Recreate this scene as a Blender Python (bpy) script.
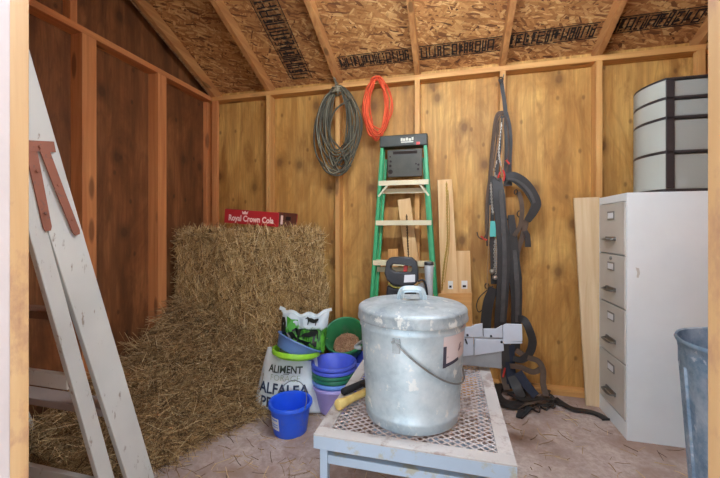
import bpy, bmesh, math, random
import numpy as np
from mathutils import Vector, Matrix, Euler

PI = math.pi
random.seed(7)
rng = np.random.default_rng(11)
scn = bpy.context.scene
for _o in list(bpy.data.objects):
    bpy.data.objects.remove(_o)
COL = scn.collection

# ------------------------------------------------------------------ camera
FPX, YAW, HOR, EYE = 350.0, math.radians(14.4), 228.0, 1.17
cd = bpy.data.cameras.new('camera')
cam = bpy.data.objects.new('camera', cd)
COL.objects.link(cam)
cam.location = (0, 0, EYE)
cam.rotation_euler = (PI / 2, 0, YAW)
cd.sensor_fit = 'HORIZONTAL'
cd.sensor_width = 36
cd.lens = 36 * FPX / 720
cd.shift_y = -(239 - HOR) / 720
cd.clip_start = 0.02
scn.camera = cam

# ------------------------------------------------------------------ world, sun, exposure
wd = bpy.data.worlds.new('sky')
scn.world = wd
wd.use_nodes = True
bg = wd.node_tree.nodes['Background']
bg.inputs[0].default_value = (0.82, 0.93, 1.06, 1)
bg.inputs[1].default_value = 0.75
sd = bpy.data.lights.new('sun', 'SUN')
sd.energy = 2.0
sd.angle = math.radians(2)
sd.color = (1.0, 0.97, 0.92)
sun = bpy.data.objects.new('sun', sd)
COL.objects.link(sun)
sun.rotation_euler = Vector((-0.45, -0.42, -0.75)).to_track_quat('-Z', 'Y').to_euler()
pd = bpy.data.lights.new('doorway_daylight_portal', 'AREA')
pd.shape = 'RECTANGLE'
pd.size, pd.size_y = 0.9, 2.06
pd.cycles.is_portal = True
portal = bpy.data.objects.new('doorway_daylight_portal', pd)
COL.objects.link(portal)
portal.location = (-0.205, 0.29, 1.03)
portal.rotation_euler = (PI / 2, 0, 0)
scn.view_settings.view_transform = 'Standard'
scn.view_settings.look = 'None'
scn.view_settings.gamma = 1
scn.view_settings.use_curve_mapping = False
scn.view_settings.exposure = 2.1
FILL_LIGHT = 32.0  # glow strength of the added strip light
scn.cycles.use_denoising = True
scn.cycles.max_bounces = 12
scn.cycles.diffuse_bounces = 8
scn.cycles.sample_clamp_indirect = 6

# ------------------------------------------------------------------ helpers
def P(x, y, Y):
    """point on the plane at depth Y that the photograph shows at pixel x, y"""
    u, v = (x - 360) / FPX, (HOR - y) / FPX
    r = (-math.sin(YAW) + u * math.cos(YAW), math.cos(YAW) + u * math.sin(YAW), v)
    t = Y / r[1]
    return Vector((r[0] * t, Y, EYE + r[2] * t))

def S(r, g, b):
    def f(c):
        c /= 255.0
        return c / 12.92 if c <= 0.04045 else ((c + 0.055) / 1.055) ** 2.4
    return (f(r), f(g), f(b), 1.0)

class MB:
    def __init__(self):
        self.v, self.f = [], []
    def add(self, vs, fs, M=None):
        n = len(self.v)
        if M is not None:
            vs = [M @ Vector(p) for p in vs]
        self.v += [tuple(p) for p in vs]
        self.f += [tuple(i + n for i in q) for q in fs]
        return self
    def box(self, x0, x1, y0, y1, z0, z1, M=None):
        vs = [(x, y, z) for x in (x0, x1) for y in (y0, y1) for z in (z0, z1)]
        return self.add(vs, [(0, 1, 3, 2), (4, 6, 7, 5), (0, 4, 5, 1), (2, 3, 7, 6), (0, 2, 6, 4), (1, 5, 7, 3)], M)
    def hexa(self, a, b):
        """solid between two quads a and b (same winding)"""
        return self.add(list(a) + list(b), [(3, 2, 1, 0), (4, 5, 6, 7)] + [(i, (i + 1) % 4, 4 + (i + 1) % 4, 4 + i) for i in range(4)])
    def prism(self, poly, M=None, d=0.01, axis='y', at=0.0):
        """extrude a 2D outline by d along an axis"""
        n = len(poly)
        def p(a, b, t):
            return {'y': (a, t, b), 'x': (t, a, b), 'z': (a, b, t)}[axis]
        vs = [p(a, b, at) for a, b in poly] + [p(a, b, at + d) for a, b in poly]
        return self.add(vs, [tuple(range(n)), tuple(range(2 * n - 1, n - 1, -1))] + [(i, n + i, n + (i + 1) % n, (i + 1) % n) for i in range(n)], M)
    def tube(self, pts, r, seg=8, closed=False, M=None, caps=True):
        pts = [Vector(p) for p in pts]
        n = len(pts)
        rs = r if isinstance(r, (list, tuple)) else [r] * n
        vs, fs = [], []
        prev = None
        for i, p in enumerate(pts):
            a = pts[(i - 1) % n] if (closed or i > 0) else p
            b = pts[(i + 1) % n] if (closed or i < n - 1) else p
            t = (b - a)
            t = t.normalized() if t.length > 1e-9 else Vector((0, 0, 1))
            if prev is None:
                up = Vector((0, 0, 1)) if abs(t.z) < 0.9 else Vector((1, 0, 0))
                prev = t.cross(up).normalized()
            nrm = prev - t * prev.dot(t)
            nrm = nrm.normalized() if nrm.length > 1e-6 else t.orthogonal().normalized()
            prev = nrm
            bi = t.cross(nrm)
            for k in range(seg):
                an = 2 * PI * k / seg
                vs.append(p + (nrm * math.cos(an) + bi * math.sin(an)) * rs[i])
        m = n if closed else n - 1
        for i in range(m):
            for k in range(seg):
                j = (i + 1) % n
                fs.append((i * seg + k, i * seg + (k + 1) % seg, j * seg + (k + 1) % seg, j * seg + k))
        if caps and not closed:
            fs.append(tuple(range(seg - 1, -1, -1)))
            fs.append(tuple((n - 1) * seg + k for k in range(seg)))
        return self.add(vs, fs, M)
    def lathe(self, prof, seg=40, M=None, wob=None):
        """revolve (radius, z) rings about z; a first or last radius of 0 closes the end"""
        vs, fs, idx = [], [], []
        for r, z in prof:
            if r < 1e-6:
                idx.append([len(vs)] * seg)
                vs.append((0, 0, z))
            else:
                idx.append(list(range(len(vs), len(vs) + seg)))
                for k in range(seg):
                    an = 2 * PI * k / seg
                    rr = r * (1 + (wob(an, z) if wob else 0))
                    vs.append((rr * math.cos(an), rr * math.sin(an), z))
        for a, b in zip(idx, idx[1:]):
            for k in range(seg):
                q = []
                for i in (a[k], a[(k + 1) % seg], b[(k + 1) % seg], b[k]):
                    if i not in q:
                        q.append(i)
                if len(q) > 2:
                    fs.append(tuple(q))
        return self.add(vs, fs, M)
    def strap(self, pts, w, th, nrm=(0, -1, 0), M=None):
        """flat strap along a path, its flat face turned to nrm"""
        pts = [Vector(p) for p in pts]
        N = Vector(nrm).normalized()
        n = len(pts)
        ws = w if isinstance(w, (list, tuple)) else [w] * n
        vs, fs = [], []
        for i, p in enumerate(pts):
            t = (pts[min(i + 1, n - 1)] - pts[max(i - 1, 0)]).normalized()
            s = t.cross(N)
            s = s.normalized() if s.length > 1e-4 else Vector((1, 0, 0))
            m = s.cross(t).normalized()
            for a, b in ((-.5, -.5), (.5, -.5), (.5, .5), (-.5, .5)):
                vs.append(p + s * (a * ws[i]) + m * (b * th))
        for i in range(n - 1):
            for k in range(4):
                fs.append((i * 4 + k, i * 4 + (k + 1) % 4, i * 4 + 4 + (k + 1) % 4, i * 4 + 4 + k))
        fs.append((3, 2, 1, 0))
        fs.append(tuple((n - 1) * 4 + k for k in range(4)))
        return self.add(vs, fs, M)
    def build(self, name, mat, parent=None, world=False, smooth=False, bevel=0.0, seg=2, angle=35):
        v = self.v
        if world and parent is not None:
            o0 = origin_of(parent)
            v = [(p[0] - o0[0], p[1] - o0[1], p[2] - o0[2]) for p in v]
        me = bpy.data.meshes.new(name)
        me.from_pydata(v, [], self.f)
        bm = bmesh.new()
        bm.from_mesh(me)
        bmesh.ops.recalc_face_normals(bm, faces=bm.faces)
        bm.to_mesh(me)
        bm.free()
        me.materials.append(mat)
        if smooth:
            me.polygons.foreach_set('use_smooth', [True] * len(me.polygons))
            me.set_sharp_from_angle(angle=math.radians(angle))
        o = bpy.data.objects.new(name, me)
        COL.objects.link(o)
        if parent is not None:
            o.parent = parent
        if bevel > 0:
            b = o.modifiers.new('bevel', 'BEVEL')
            b.width = bevel
            b.segments = seg
            b.limit_method = 'ANGLE'
            b.angle_limit = math.radians(40)
        return o

def origin_of(o):
    p = Vector((0, 0, 0))
    while o is not None:
        p += o.location
        o = o.parent
    return p

def tag(o, label=None, cat=None, group=None, kind=None):
    if label: o['label'] = label
    if cat: o['category'] = cat
    if group: o['group'] = group
    if kind: o['kind'] = kind
    return o

def T(name, label, cat, loc=(0, 0, 0), rot=(0, 0, 0), group=None):
    o = bpy.data.objects.new(name, None)
    o.empty_display_size = 0.1
    COL.objects.link(o)
    o.location = loc
    o.rotation_euler = rot
    return tag(o, label, cat, group)

def copy_tree(o, parent=None):
    c = o.copy()
    COL.objects.link(c)
    if parent is not None:
        c.parent = parent
    for ch in list(o.children):
        copy_tree(ch, c)
    return c

def struct(o):
    o['kind'] = 'structure'
    return o

def smooth_path(pts, n=8):
    """Catmull-Rom through points"""
    pts = [Vector(p) for p in pts]
    out = []
    for i in range(len(pts) - 1):
        p0, p1, p2, p3 = pts[max(i - 1, 0)], pts[i], pts[i + 1], pts[min(i + 2, len(pts) - 1)]
        for k in range(n):
            t = k / n
            out.append(0.5 * ((2 * p1) + (p2 - p0) * t + (2 * p0 - 5 * p1 + 4 * p2 - p3) * t * t + (3 * p1 - p0 - 3 * p2 + p3) * t ** 3))
    out.append(pts[-1])
    return out

def text_mesh(s, size, res=3, extrude=0.0, bold=0.0, sx=1.0):
    """verts (x, y), faces of a line of text centred on 0, 0"""
    cu = bpy.data.curves.new('t', 'FONT')
    cu.body = s
    cu.size = size
    cu.align_x, cu.align_y = 'CENTER', 'CENTER'
    cu.resolution_u = res
    cu.offset = bold
    cu.extrude = extrude
    o = bpy.data.objects.new('t', cu)
    COL.objects.link(o)
    dg = bpy.context.evaluated_depsgraph_get()
    me = bpy.data.meshes.new_from_object(o.evaluated_get(dg))
    vs = [(v.co.x * sx, v.co.y, v.co.z) for v in me.vertices]
    fs = [tuple(p.vertices) for p in me.polygons]
    bpy.data.objects.remove(o)
    bpy.data.curves.remove(cu)
    bpy.data.meshes.remove(me)
    return vs, fs

# ------------------------------------------------------------------ materials
class NT:
    def __init__(self, name, rough=0.6, metal=0.0):
        self.m = bpy.data.materials.new(name)
        self.m.use_nodes = True
        self.t = self.m.node_tree
        self.b = self.t.nodes['Principled BSDF']
        self.b.inputs['Roughness'].default_value = rough
        self.b.inputs['Metallic'].default_value = metal
    def n(self, typ, **kw):
        nd = self.t.nodes.new(typ)
        for k, v in kw.items():
            setattr(nd, k, v)
        return nd
    def l(self, a, b):
        self.t.links.new(a, b)
    def coords(self, scale=(1, 1, 1), rot=(0, 0, 0), uv=False, loc=(0, 0, 0)):
        tc = self.n('ShaderNodeTexCoord')
        src = tc.outputs['Object']
        if uv:                                   # u = x + y (walls stand along x or y), v = z
            sp = self.n('ShaderNodeSeparateXYZ')
            self.l(src, sp.inputs[0])
            ad = self.n('ShaderNodeMath', operation='ADD')
            self.l(sp.outputs[0], ad.inputs[0]); self.l(sp.outputs[1], ad.inputs[1])
            cb = self.n('ShaderNodeCombineXYZ')
            self.l(ad.outputs[0], cb.inputs[0]); self.l(sp.outputs[2], cb.inputs[2])
            src = cb.outputs[0]
        mp = self.n('ShaderNodeMapping')
        mp.inputs['Scale'].default_value = scale
        mp.inputs['Rotation'].default_value = rot
        mp.inputs['Location'].default_value = loc
        self.l(src, mp.inputs['Vector'])
        return mp.outputs[0]
    def rnd(self, vec, amount=37.0):
        """shift coordinates by the object's own random number"""
        oi = self.n('ShaderNodeObjectInfo')
        ml = self.n('ShaderNodeMath', operation='MULTIPLY')
        ml.inputs[1].default_value = amount
        self.l(oi.outputs['Random'], ml.inputs[0])
        va = self.n('ShaderNodeVectorMath', operation='ADD')
        self.l(vec, va.inputs[0]); self.l(ml.outputs[0], va.inputs[1])
        return va.outputs[0]
    def noise(self, vec, scale=5.0, detail=4.0, rough=0.55, dist=0.0):
        nd = self.n('ShaderNodeTexNoise')
        nd.inputs['Scale'].default_value = scale
        nd.inputs['Detail'].default_value = detail
        nd.inputs['Roughness'].default_value = rough
        nd.inputs['Distortion'].default_value = dist
        self.l(vec, nd.inputs['Vector'])
        return nd.outputs['Fac']
    def voro(self, vec, scale=5.0, feature='F1', out='Distance', rnd=1.0, flat=False):
        nd = self.n('ShaderNodeTexVoronoi', feature=feature)
        if flat: nd.voronoi_dimensions = '2D'
        nd.inputs['Scale'].default_value = scale
        nd.inputs['Randomness'].default_value = rnd
        self.l(vec, nd.inputs['Vector'])
        return nd.outputs[out]
    def ramp(self, fac, stops, const=False):
        nd = self.n('ShaderNodeValToRGB')
        cr = nd.color_ramp
        if const: cr.interpolation = 'CONSTANT'
        while len(cr.elements) < len(stops):
            cr.elements.new(0.5)
        for e, (p, c) in zip(cr.elements, stops):
            e.position = p
            e.color = c if len(c) == 4 else (*c, 1)
        self.l(fac, nd.inputs[0])
        return nd.outputs[0]
    def mix(self, fac, a, b, mode='MIX'):
        nd = self.n('ShaderNodeMix', data_type='RGBA', blend_type=mode)
        for sock, v in ((nd.inputs[0], fac), (nd.inputs[6], a), (nd.inputs[7], b)):
            if isinstance(v, (int, float)): sock.default_value = v
            elif isinstance(v, tuple): sock.default_value = v
            else: self.l(v, sock)
        return nd.outputs[2]
    def math(self, op, a, b=None):
        nd = self.n('ShaderNodeMath', operation=op)
        for i, v in enumerate((a, b)):
            if v is None: continue
            if isinstance(v, (int, float)): nd.inputs[i].default_value = v
            else: self.l(v, nd.inputs[i])
        return nd.outputs[0]
    def color(self, c):
        if isinstance(c, tuple): self.b.inputs['Base Color'].default_value = c
        else: self.l(c, self.b.inputs['Base Color'])
        return self
    def bump(self, h, strength=0.3, dist=0.01):
        nd = self.n('ShaderNodeBump')
        nd.inputs['Strength'].default_value = strength
        nd.inputs['Distance'].default_value = dist
        self.l(h, nd.inputs['Height'])
        self.l(nd.outputs[0], self.b.inputs['Normal'])
        return self

W0, W1 = (0, 0, 0, 1), (1, 1, 1, 1)

def plain(name, c, rough=0.5, metal=0.0, var=0.12, scale=14, bump=0.0):
    k = NT(name, rough, metal)
    v = k.coords()
    f = k.noise(v, scale, 4, 0.6)
    lo = tuple(x * (1 - var) for x in c[:3]) + (1,)
    hi = tuple(min(1, x * (1 + var)) for x in c[:3]) + (1,)
    k.color(k.ramp(f, [(0.3, lo), (0.7, hi)]))
    if bump: k.bump(f, bump, 0.004)
    return k.m

def lumber(name, light, dark, axis, rough=0.6, knots=True, dirt=None):
    """sawn board: grain along an axis, random shift per object"""
    k = NT(name, rough)
    sc = {'x': (1.1, 26, 26), 'y': (26, 1.1, 26), 'z': (26, 26, 1.1)}[axis]
    v = k.rnd(k.coords(sc))
    g = k.noise(v, 1.0, 5, 0.6, 0.6)
    col = k.ramp(g, [(0.32, dark), (0.5, tuple((a + b) / 2 for a, b in zip(light, dark))), (0.68, light)])
    v3 = k.rnd(k.coords((2, 2, 2)))
    blotch = k.noise(v3, 1.0, 2)
    col = k.mix(k.ramp(blotch, [(0.35, W0), (0.7, (0.45, 0.45, 0.45, 1))]), col, dark)
    if knots:
        sk = {'x': (2.2, 9, 9), 'y': (9, 2.2, 9), 'z': (9, 9, 2.2)}[axis]
        d = k.voro(k.rnd(k.coords(sk), 13), 1.0)
        col = k.mix(k.ramp(d, [(0.13, (0.75, 0.75, 0.75, 1)), (0.2, W0)]), col, tuple(x * 0.35 for x in dark[:3]) + (1,))
    if dirt is not None:
        dn = k.noise(k.rnd(k.coords((9, 9, 5)), 5), 1.0, 6, 0.7)
        col = k.mix(k.ramp(dn, [(0.55, W0), (0.68, (0.8, 0.8, 0.8, 1))]), col, dirt)
    k.color(col)
    k.bump(g, 0.15, 0.003)
    return k.m

def plywood(name, light, mid, dark, seed):
    """rotary cut plywood: contour figure, fine grain, knots, mottled tone"""
    k = NT(name, 0.62)
    v = k.coords((3.4, 3.4, 0.55), uv=True, loc=(seed, 0, seed))
    n = k.noise(v, 1.0, 2.0, 0.45, 0.4)
    s = k.math('SINE', k.math('MULTIPLY', n, 95.0))
    fig = k.ramp(s, [(0.0, W0), (0.75, W0), (1.0, (0.34, 0.34, 0.34, 1))])
    v2 = k.coords((3.4, 3.4, 1.1), uv=True, loc=(seed * 2, 0, 1))
    big = k.noise(v2, 1.0, 6, 0.68, 0.8)
    col = k.ramp(big, [(0.30, dark), (0.46, mid), (0.62, light)])
    stain = k.noise(k.coords((7, 7, 1.6), uv=True, loc=(seed, 0, 8)), 1.0, 5, 0.65, 0.5)
    col = k.mix(k.ramp(stain, [(0.52, W0), (0.66, (0.8, 0.8, 0.8, 1))]), col, dark)
    streak = k.noise(k.coords((16, 16, 0.9), uv=True, loc=(seed, 0, 2)), 1.0, 4, 0.6, 0.3)
    col = k.mix(k.ramp(streak, [(0.40, (0.42, 0.42, 0.42, 1)), (0.56, W0)]), col, dark)
    col = k.mix(fig, col, tuple(x * 0.62 for x in mid[:3]) + (1,))
    v4 = k.coords((60, 60, 2.2), uv=True)
    fine = k.noise(v4, 1.0, 4, 0.6)
    col = k.mix(k.ramp(fine, [(0.35, (0.38, 0.38, 0.38, 1)), (0.6, W0)]), col, tuple(x * 0.55 for x in mid[:3]) + (1,))
    v5 = k.coords((2.7, 2.7, 1.9), uv=True, loc=(seed, 0.3, 3), rot=(PI / 2, 0, 0))
    d = k.voro(v5, 1.0, flat=True)
    col = k.mix(k.ramp(d, [(0.045, (0.75, 0.75, 0.75, 1)), (0.075, (0.42, 0.42, 0.42, 1)), (0.16, W0)]), col, tuple(x * 0.5 for x in dark[:3]) + (1,))
    d2 = k.voro(k.coords((4.1, 4.1, 2.6), uv=True, loc=(seed, 0.7, 11), rot=(PI / 2, 0, 0)), 1.0, flat=True)
    col = k.mix(k.ramp(d2, [(0.025, (0.6, 0.6, 0.6, 1)), (0.06, W0)]), col, tuple(x * 0.5 for x in dark[:3]) + (1,))
    k.color(col)
    k.bump(fine, 0.12, 0.003)
    return k.m

def osb(name):
    """oriented strand board: overlapping flakes turned every way"""
    k = NT(name, 0.7)
    cols = []
    for i, (an, sc) in enumerate(((4, (17, 84, 1)), (-24, (16, 74, 1)), (48, (20, 80, 1)), (-52, (18, 72, 1)), (164, (15, 88, 1)))):
        tc = k.n('ShaderNodeTexCoord')
        mp = k.n('ShaderNodeMapping')
        mp.inputs['Rotation'].default_value = (0, 0, math.radians(an))
        k.l(tc.outputs['Object'], mp.inputs[0])
        nz = k.n('ShaderNodeTexNoise')
        nz.inputs['Scale'].default_value = 6
        k.l(mp.outputs[0], nz.inputs['Vector'])
        mv = k.n('ShaderNodeMix', data_type='VECTOR')
        mv.inputs[0].default_value = 0.05
        k.l(mp.outputs[0], mv.inputs[4]); k.l(nz.outputs['Color'], mv.inputs[5])
        m2 = k.n('ShaderNodeMapping')
        m2.inputs['Scale'].default_value = sc
        m2.inputs['Location'].default_value = (i * 7.3, i * 3.1, 0)
        k.l(mv.outputs[1], m2.inputs[0])
        vz = k.n('ShaderNodeTexVoronoi')
        vz.voronoi_dimensions = '2D'
        vz.inputs['Scale'].default_value = 1.0
        k.l(m2.outputs[0], vz.inputs['Vector'])
        sp = k.n('ShaderNodeSeparateColor')
        k.l(vz.outputs['Color'], sp.inputs[0])
        cols.append((sp.outputs[0], sp.outputs[1], vz.outputs['Distance']))
    pal = [(0.0, S(88, 50, 24)), (0.14, S(150, 98, 52)), (0.42, S(178, 124, 70)), (0.72, S(194, 142, 84)), (1.0, S(224, 182, 122))]
    col = k.ramp(cols[0][0], pal)
    for r, g, d in cols[1:]:
        col = k.mix(k.ramp(g, [(0.60, W0), (0.62, W1)], True), col, k.ramp(r, pal))
    edge = k.ramp(cols[2][2], [(0.55, W0), (0.85, (0.35, 0.35, 0.35, 1))])
    col = k.mix(edge, col, S(84, 48, 24))
    big = k.noise(k.coords((3, 3, 3)), 1.0, 3)
    col = k.mix(k.ramp(big, [(0.35, (0.35, 0.35, 0.35, 1)), (0.6, W0)]), col, S(120, 72, 36))
    k.color(col)
    k.bump(cols[1][0], 0.3, 0.003)
    return k.m

def galv(name, base, dark, light, rough=0.42, metal=0.75, patch=None, sc=1.0):
    k = NT(name, rough, metal)
    v = k.coords((sc, sc, sc))
    sp = k.n('ShaderNodeSeparateColor')
    k.l(k.voro(v, 70, out='Color'), sp.inputs[0])
    n = k.noise(v, 7, 6, 0.65)
    col = k.ramp(n, [(0.3, dark), (0.5, base), (0.72, light)])
    col = k.mix(k.math('MULTIPLY', sp.outputs[0], 0.25), col, light)
    if patch is not None:
        pn = k.noise(k.coords((1.0, 1.0, 0.75), loc=(3, 1, 2)), 22, 6, 0.66)
        f = k.ramp(pn, [(0.6, W0), (0.63, (0.85, 0.85, 0.85, 1))])
        col = k.mix(f, col, patch)
        k.l(k.math('SUBTRACT', metal, k.math('MULTIPLY', f, metal * 0.7)), k.b.inputs['Metallic'])
    k.color(col)
    k.l(k.ramp(n, [(0.3, (rough + 0.16,) * 3 + (1,)), (0.7, (rough - 0.06,) * 3 + (1,))]), k.b.inputs['Roughness'])
    k.bump(n, 0.12, 0.006)
    return k.m

def painted(name, c, worn, amount=0.6, rough=0.5, sc=(9, 9, 4), soft=0.04):
    """worn paint: chips of the under surface show through"""
    k = NT(name, rough)
    v = k.rnd(k.coords(sc))
    n = k.noise(v, 1.0, 7, 0.7)
    big = k.noise(k.rnd(k.coords((2.5, 2.5, 2.5)), 9), 1.0, 3)
    col = k.ramp(big, [(0.3, tuple(x * 0.8 for x in c[:3]) + (1,)), (0.7, c)])
    col = k.mix(k.ramp(n, [(amount, W0), (amount + soft, (0.85, 0.85, 0.85, 1))]), col, worn)
    k.color(col)
    k.bump(n, 0.1, 0.003)
    return k.m

def straw(name, stops):
    k = NT(name, 0.75)
    g = k.n('ShaderNodeNewGeometry')
    k.color(k.ramp(g.outputs['Random Per Island'], stops))
    return k.m

M = {}
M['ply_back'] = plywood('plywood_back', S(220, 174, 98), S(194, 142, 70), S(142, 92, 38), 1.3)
M['ply_left'] = plywood('plywood_left', S(158, 102, 58), S(128, 78, 40), S(88, 50, 24), 4.1)  # same plywood as the back wall, with this side's shade put into its colour
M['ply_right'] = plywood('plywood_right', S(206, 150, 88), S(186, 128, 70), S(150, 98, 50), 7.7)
for ax in 'xyz':
    M['stud_' + ax] = lumber('stud_lumber_' + ax, S(222, 172, 104), S(190, 134, 74), ax)
    M['red_' + ax] = lumber('red_fir_lumber_' + ax, S(226, 156, 98), S(190, 116, 66), ax)
    M['pale_' + ax] = lumber('pale_pine_' + ax, S(230, 196, 146), S(206, 160, 104), ax)
M['rafter'] = lumber('rafter_lumber', S(206, 152, 94), S(164, 108, 60), 'y')
M['osb'] = osb('strand_board')
def faint_ink(name, c, lo, hi, amt):
    k = NT(name, 0.8)
    k.b.inputs['Base Color'].default_value = c
    k.l(k.ramp(k.noise(k.coords(), 34, 5, 0.7), [(lo, W0), (hi, (amt, amt, amt, 1))]), k.b.inputs['Alpha'])
    return k.m
M['ink_band'] = faint_ink('faded_ink', S(70, 48, 32), 0.35, 0.65, 0.55)
M['ink'] = faint_ink('black_ink', S(34, 26, 22), 0.36, 0.44, 0.95)
M['jamb'] = lumber('door_jamb_pine', S(208, 170, 124), S(180, 136, 88), 'z', dirt=S(150, 104, 84))
M['trim_white'] = plain('white_trim_paint', S(196, 180, 174), 0.5, var=0.05)
M['trim_edge'] = plain('bare_trim_edge', S(196, 164, 150), 0.6)

def floor_mat():
    k = NT('dusty_floor', 0.85)
    v = k.coords()
    n = k.noise(v, 3.0, 6, 0.62)
    f = k.noise(v, 40, 5, 0.7)
    col = k.ramp(n, [(0.28, S(140, 118, 108)), (0.5, S(188, 170, 161)), (0.72, S(210, 196, 187))])
    col = k.mix(k.ramp(f, [(0.35, (0.5, 0.5, 0.5, 1)), (0.6, W0)]), col, S(140, 116, 104))
    s = k.noise(k.coords((1.2, 1.2, 1), loc=(4, 2, 0)), 2.2, 4, 0.6)
    col = k.mix(k.ramp(s, [(0.48, W0), (0.62, (0.65, 0.65, 0.65, 1))]), col, S(148, 118, 100))
    cr_ = k.voro(k.coords((1, 1, 1), loc=(1.3, 0.4, 0)), 2.3, feature='DISTANCE_TO_EDGE')
    col = k.mix(k.ramp(k.math('ADD', cr_, k.math('MULTIPLY', k.math('SUBTRACT', f, 0.5), 0.05)), [(0.002, (0.16, 0.16, 0.16, 1)), (0.012, W0)]), col, S(96, 72, 62))
    k.color(col)
    k.bump(f, 0.25, 0.004)
    return k.m
M['floor'] = floor_mat()
M['ground'] = plain('gravel_ground', S(190, 186, 180), 0.9, var=0.25, scale=30)

# ------------------------------------------------------------------ the shed
XL, XR, YF, YB, ZP = -2.07, 1.58, 0.41, 2.71, 2.345      # inner faces of the framing, top of the plates
D = 0.089
SL = 0.433                                               # roof rise per metre
YR = 1.56                                                # ridge
struct(MB().box(XL - D, XR + D, 0.30, YB + D, -0.06, 0.0).build('floor', M['floor']))
struct(MB().box(-30, 30, -40, 30, -0.16, -0.07).build('ground', M['ground']))

def ply_panel(bm_, x0, x1, y0, y1, z0, z1):
    bm_.box(x0, x1, y0, y1, z0, z1)

# back wall
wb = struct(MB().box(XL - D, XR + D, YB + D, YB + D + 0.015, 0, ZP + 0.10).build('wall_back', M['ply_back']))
back_studs = [-1.51, -0.885, -0.243, 0.372, 0.985]
for i, x in enumerate([XL - D + 0.019] + back_studs + [XR + D - 0.019]):
    mt = M['red_z'] if i < 1 else M['stud_z']
    MB().box(x - 0.019, x + 0.019, YB, YB + D, 0.038, ZP - 0.038).build('stud', mt, wb, bevel=0.002)
MB().box(XL + 0.001, XL + 0.055, YB, YB + 0.03, 0.038, ZP - 0.038).build('corner_stud', M['red_z'], wb, bevel=0.002)
MB().box(XL - D, XR + D, YB, YB + D, ZP - 0.038, ZP).build('top_plate', M['stud_x'], wb, bevel=0.002)
MB().box(XL - D, XR + D, YB, YB + D, 0, 0.038).build('sole_plate', M['stud_x'], wb, bevel=0.002)
# left wall with its gable
def gable(bm_, x0, x1):
    poly = [(YF - 0.1, 0), (YB + D, 0), (YB + D, ZP + 0.05), (YR, ZP + 0.05 + (YB + D - YR) * SL), (YF - 0.1, ZP + 0.05)]
    bm_.prism(poly, d=x1 - x0, axis='x', at=x0)
    return bm_
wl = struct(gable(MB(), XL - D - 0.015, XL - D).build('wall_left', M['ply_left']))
for y, hw in ((0.43, .019), (1.02, .019), (1.612, .043), (2.155, .040)):
    MB().box(XL - D, XL, y - hw, y + hw, 0.038, ZP - 0.038).build('stud', M['red_z'], wl, bevel=0.002)
MB().box(XL - D, XL, YF, YB, ZP - 0.038, ZP).build('top_plate', M['red_y'], wl, bevel=0.002)
MB().box(XL - D, XL, YF, YB, 0, 0.038).build('sole_plate', M['red_y'], wl, bevel=0.002)
for y in (1.02, 1.545):
    MB().box(XL - D, XL - 0.03, y - 0.019, y + 0.019, ZP, ZP + (YB - y) * SL + 0.0).build('gable_stud', M['red_z'], wl, bevel=0.002)
# right wall
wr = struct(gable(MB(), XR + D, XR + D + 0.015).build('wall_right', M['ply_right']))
for y in (0.43, 1.05, 1.66, 2.24):
    MB().box(XR, XR + D, y - 0.019, y + 0.019, 0.038, ZP - 0.038).build('stud', M['stud_z'], wr, bevel=0.002)
MB().box(XR - 0.045, XR, YB, YB + 0.04, 0.038, ZP - 0.038).build('corner_stud', M['stud_z'], wr, bevel=0.002)
MB().box(XR, XR + D, YF, YB, ZP - 0.038, ZP).build('top_plate', M['stud_y'], wr, bevel=0.002)
MB().box(XR, XR + D, YF, YB, 0, 0.038).build('sole_plate', M['stud_y'], wr, bevel=0.002)
# front wall around the doorway
DL, DR, DH = -0.65, 0.24, 2.06
wf = struct(MB().box(XL - D, DL - 0.038, YF - D - 0.015, YF - D, 0, ZP).box(DR + 0.038, XR + D, YF - D - 0.015, YF - D, 0, ZP)
            .box(DL - 0.038, DR + 0.038, YF - D - 0.015, YF - D, DH + 0.04, ZP).build('wall_front', M['ply_right']))
for x in (XL - 0.07, -1.3, 0.85, XR + 0.07):
    MB().box(x - 0.019, x + 0.019, YF - D, YF, 0.038, ZP - 0.038).build('stud', M['stud_z'], wf)
MB().box(DL - 0.038, DR + 0.038, YF - D, YF, DH, DH + 0.14).build('header', M['stud_x'], wf)
MB().box(XL - D, XR + D, YF - D, YF, ZP - 0.038, ZP).build('top_plate', M['stud_x'], wf)
MB().box(XL, DL - 0.04, YF - D, YF, 0, 0.038).build('sole_plate', M['stud_x'], wf)
MB().box(DR + 0.04, XR, YF - D, YF, 0, 0.038).build('sole_plate', M['stud_x'], wf)
struct(MB().box(DL - 0.038, DL, YF - 0.032, YF, 0, DH).build('trim_1', M['jamb'], bevel=0.002))
struct(MB().box(DL - 0.05, DL + 0.002, YF - 0.11, YF - 0.0255, 0, DH).build('trim_2', M['trim_white'], bevel=0.003))
struct(MB().box(DR, DR + 0.038, YF - 0.032, YF, 0, DH).build('trim_3', M['jamb'], bevel=0.002))
struct(MB().box(DR - 0.002, DR + 0.05, YF - 0.11, YF - 0.0255, 0, DH).build('trim_4', M['trim_white'], bevel=0.003))

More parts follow.
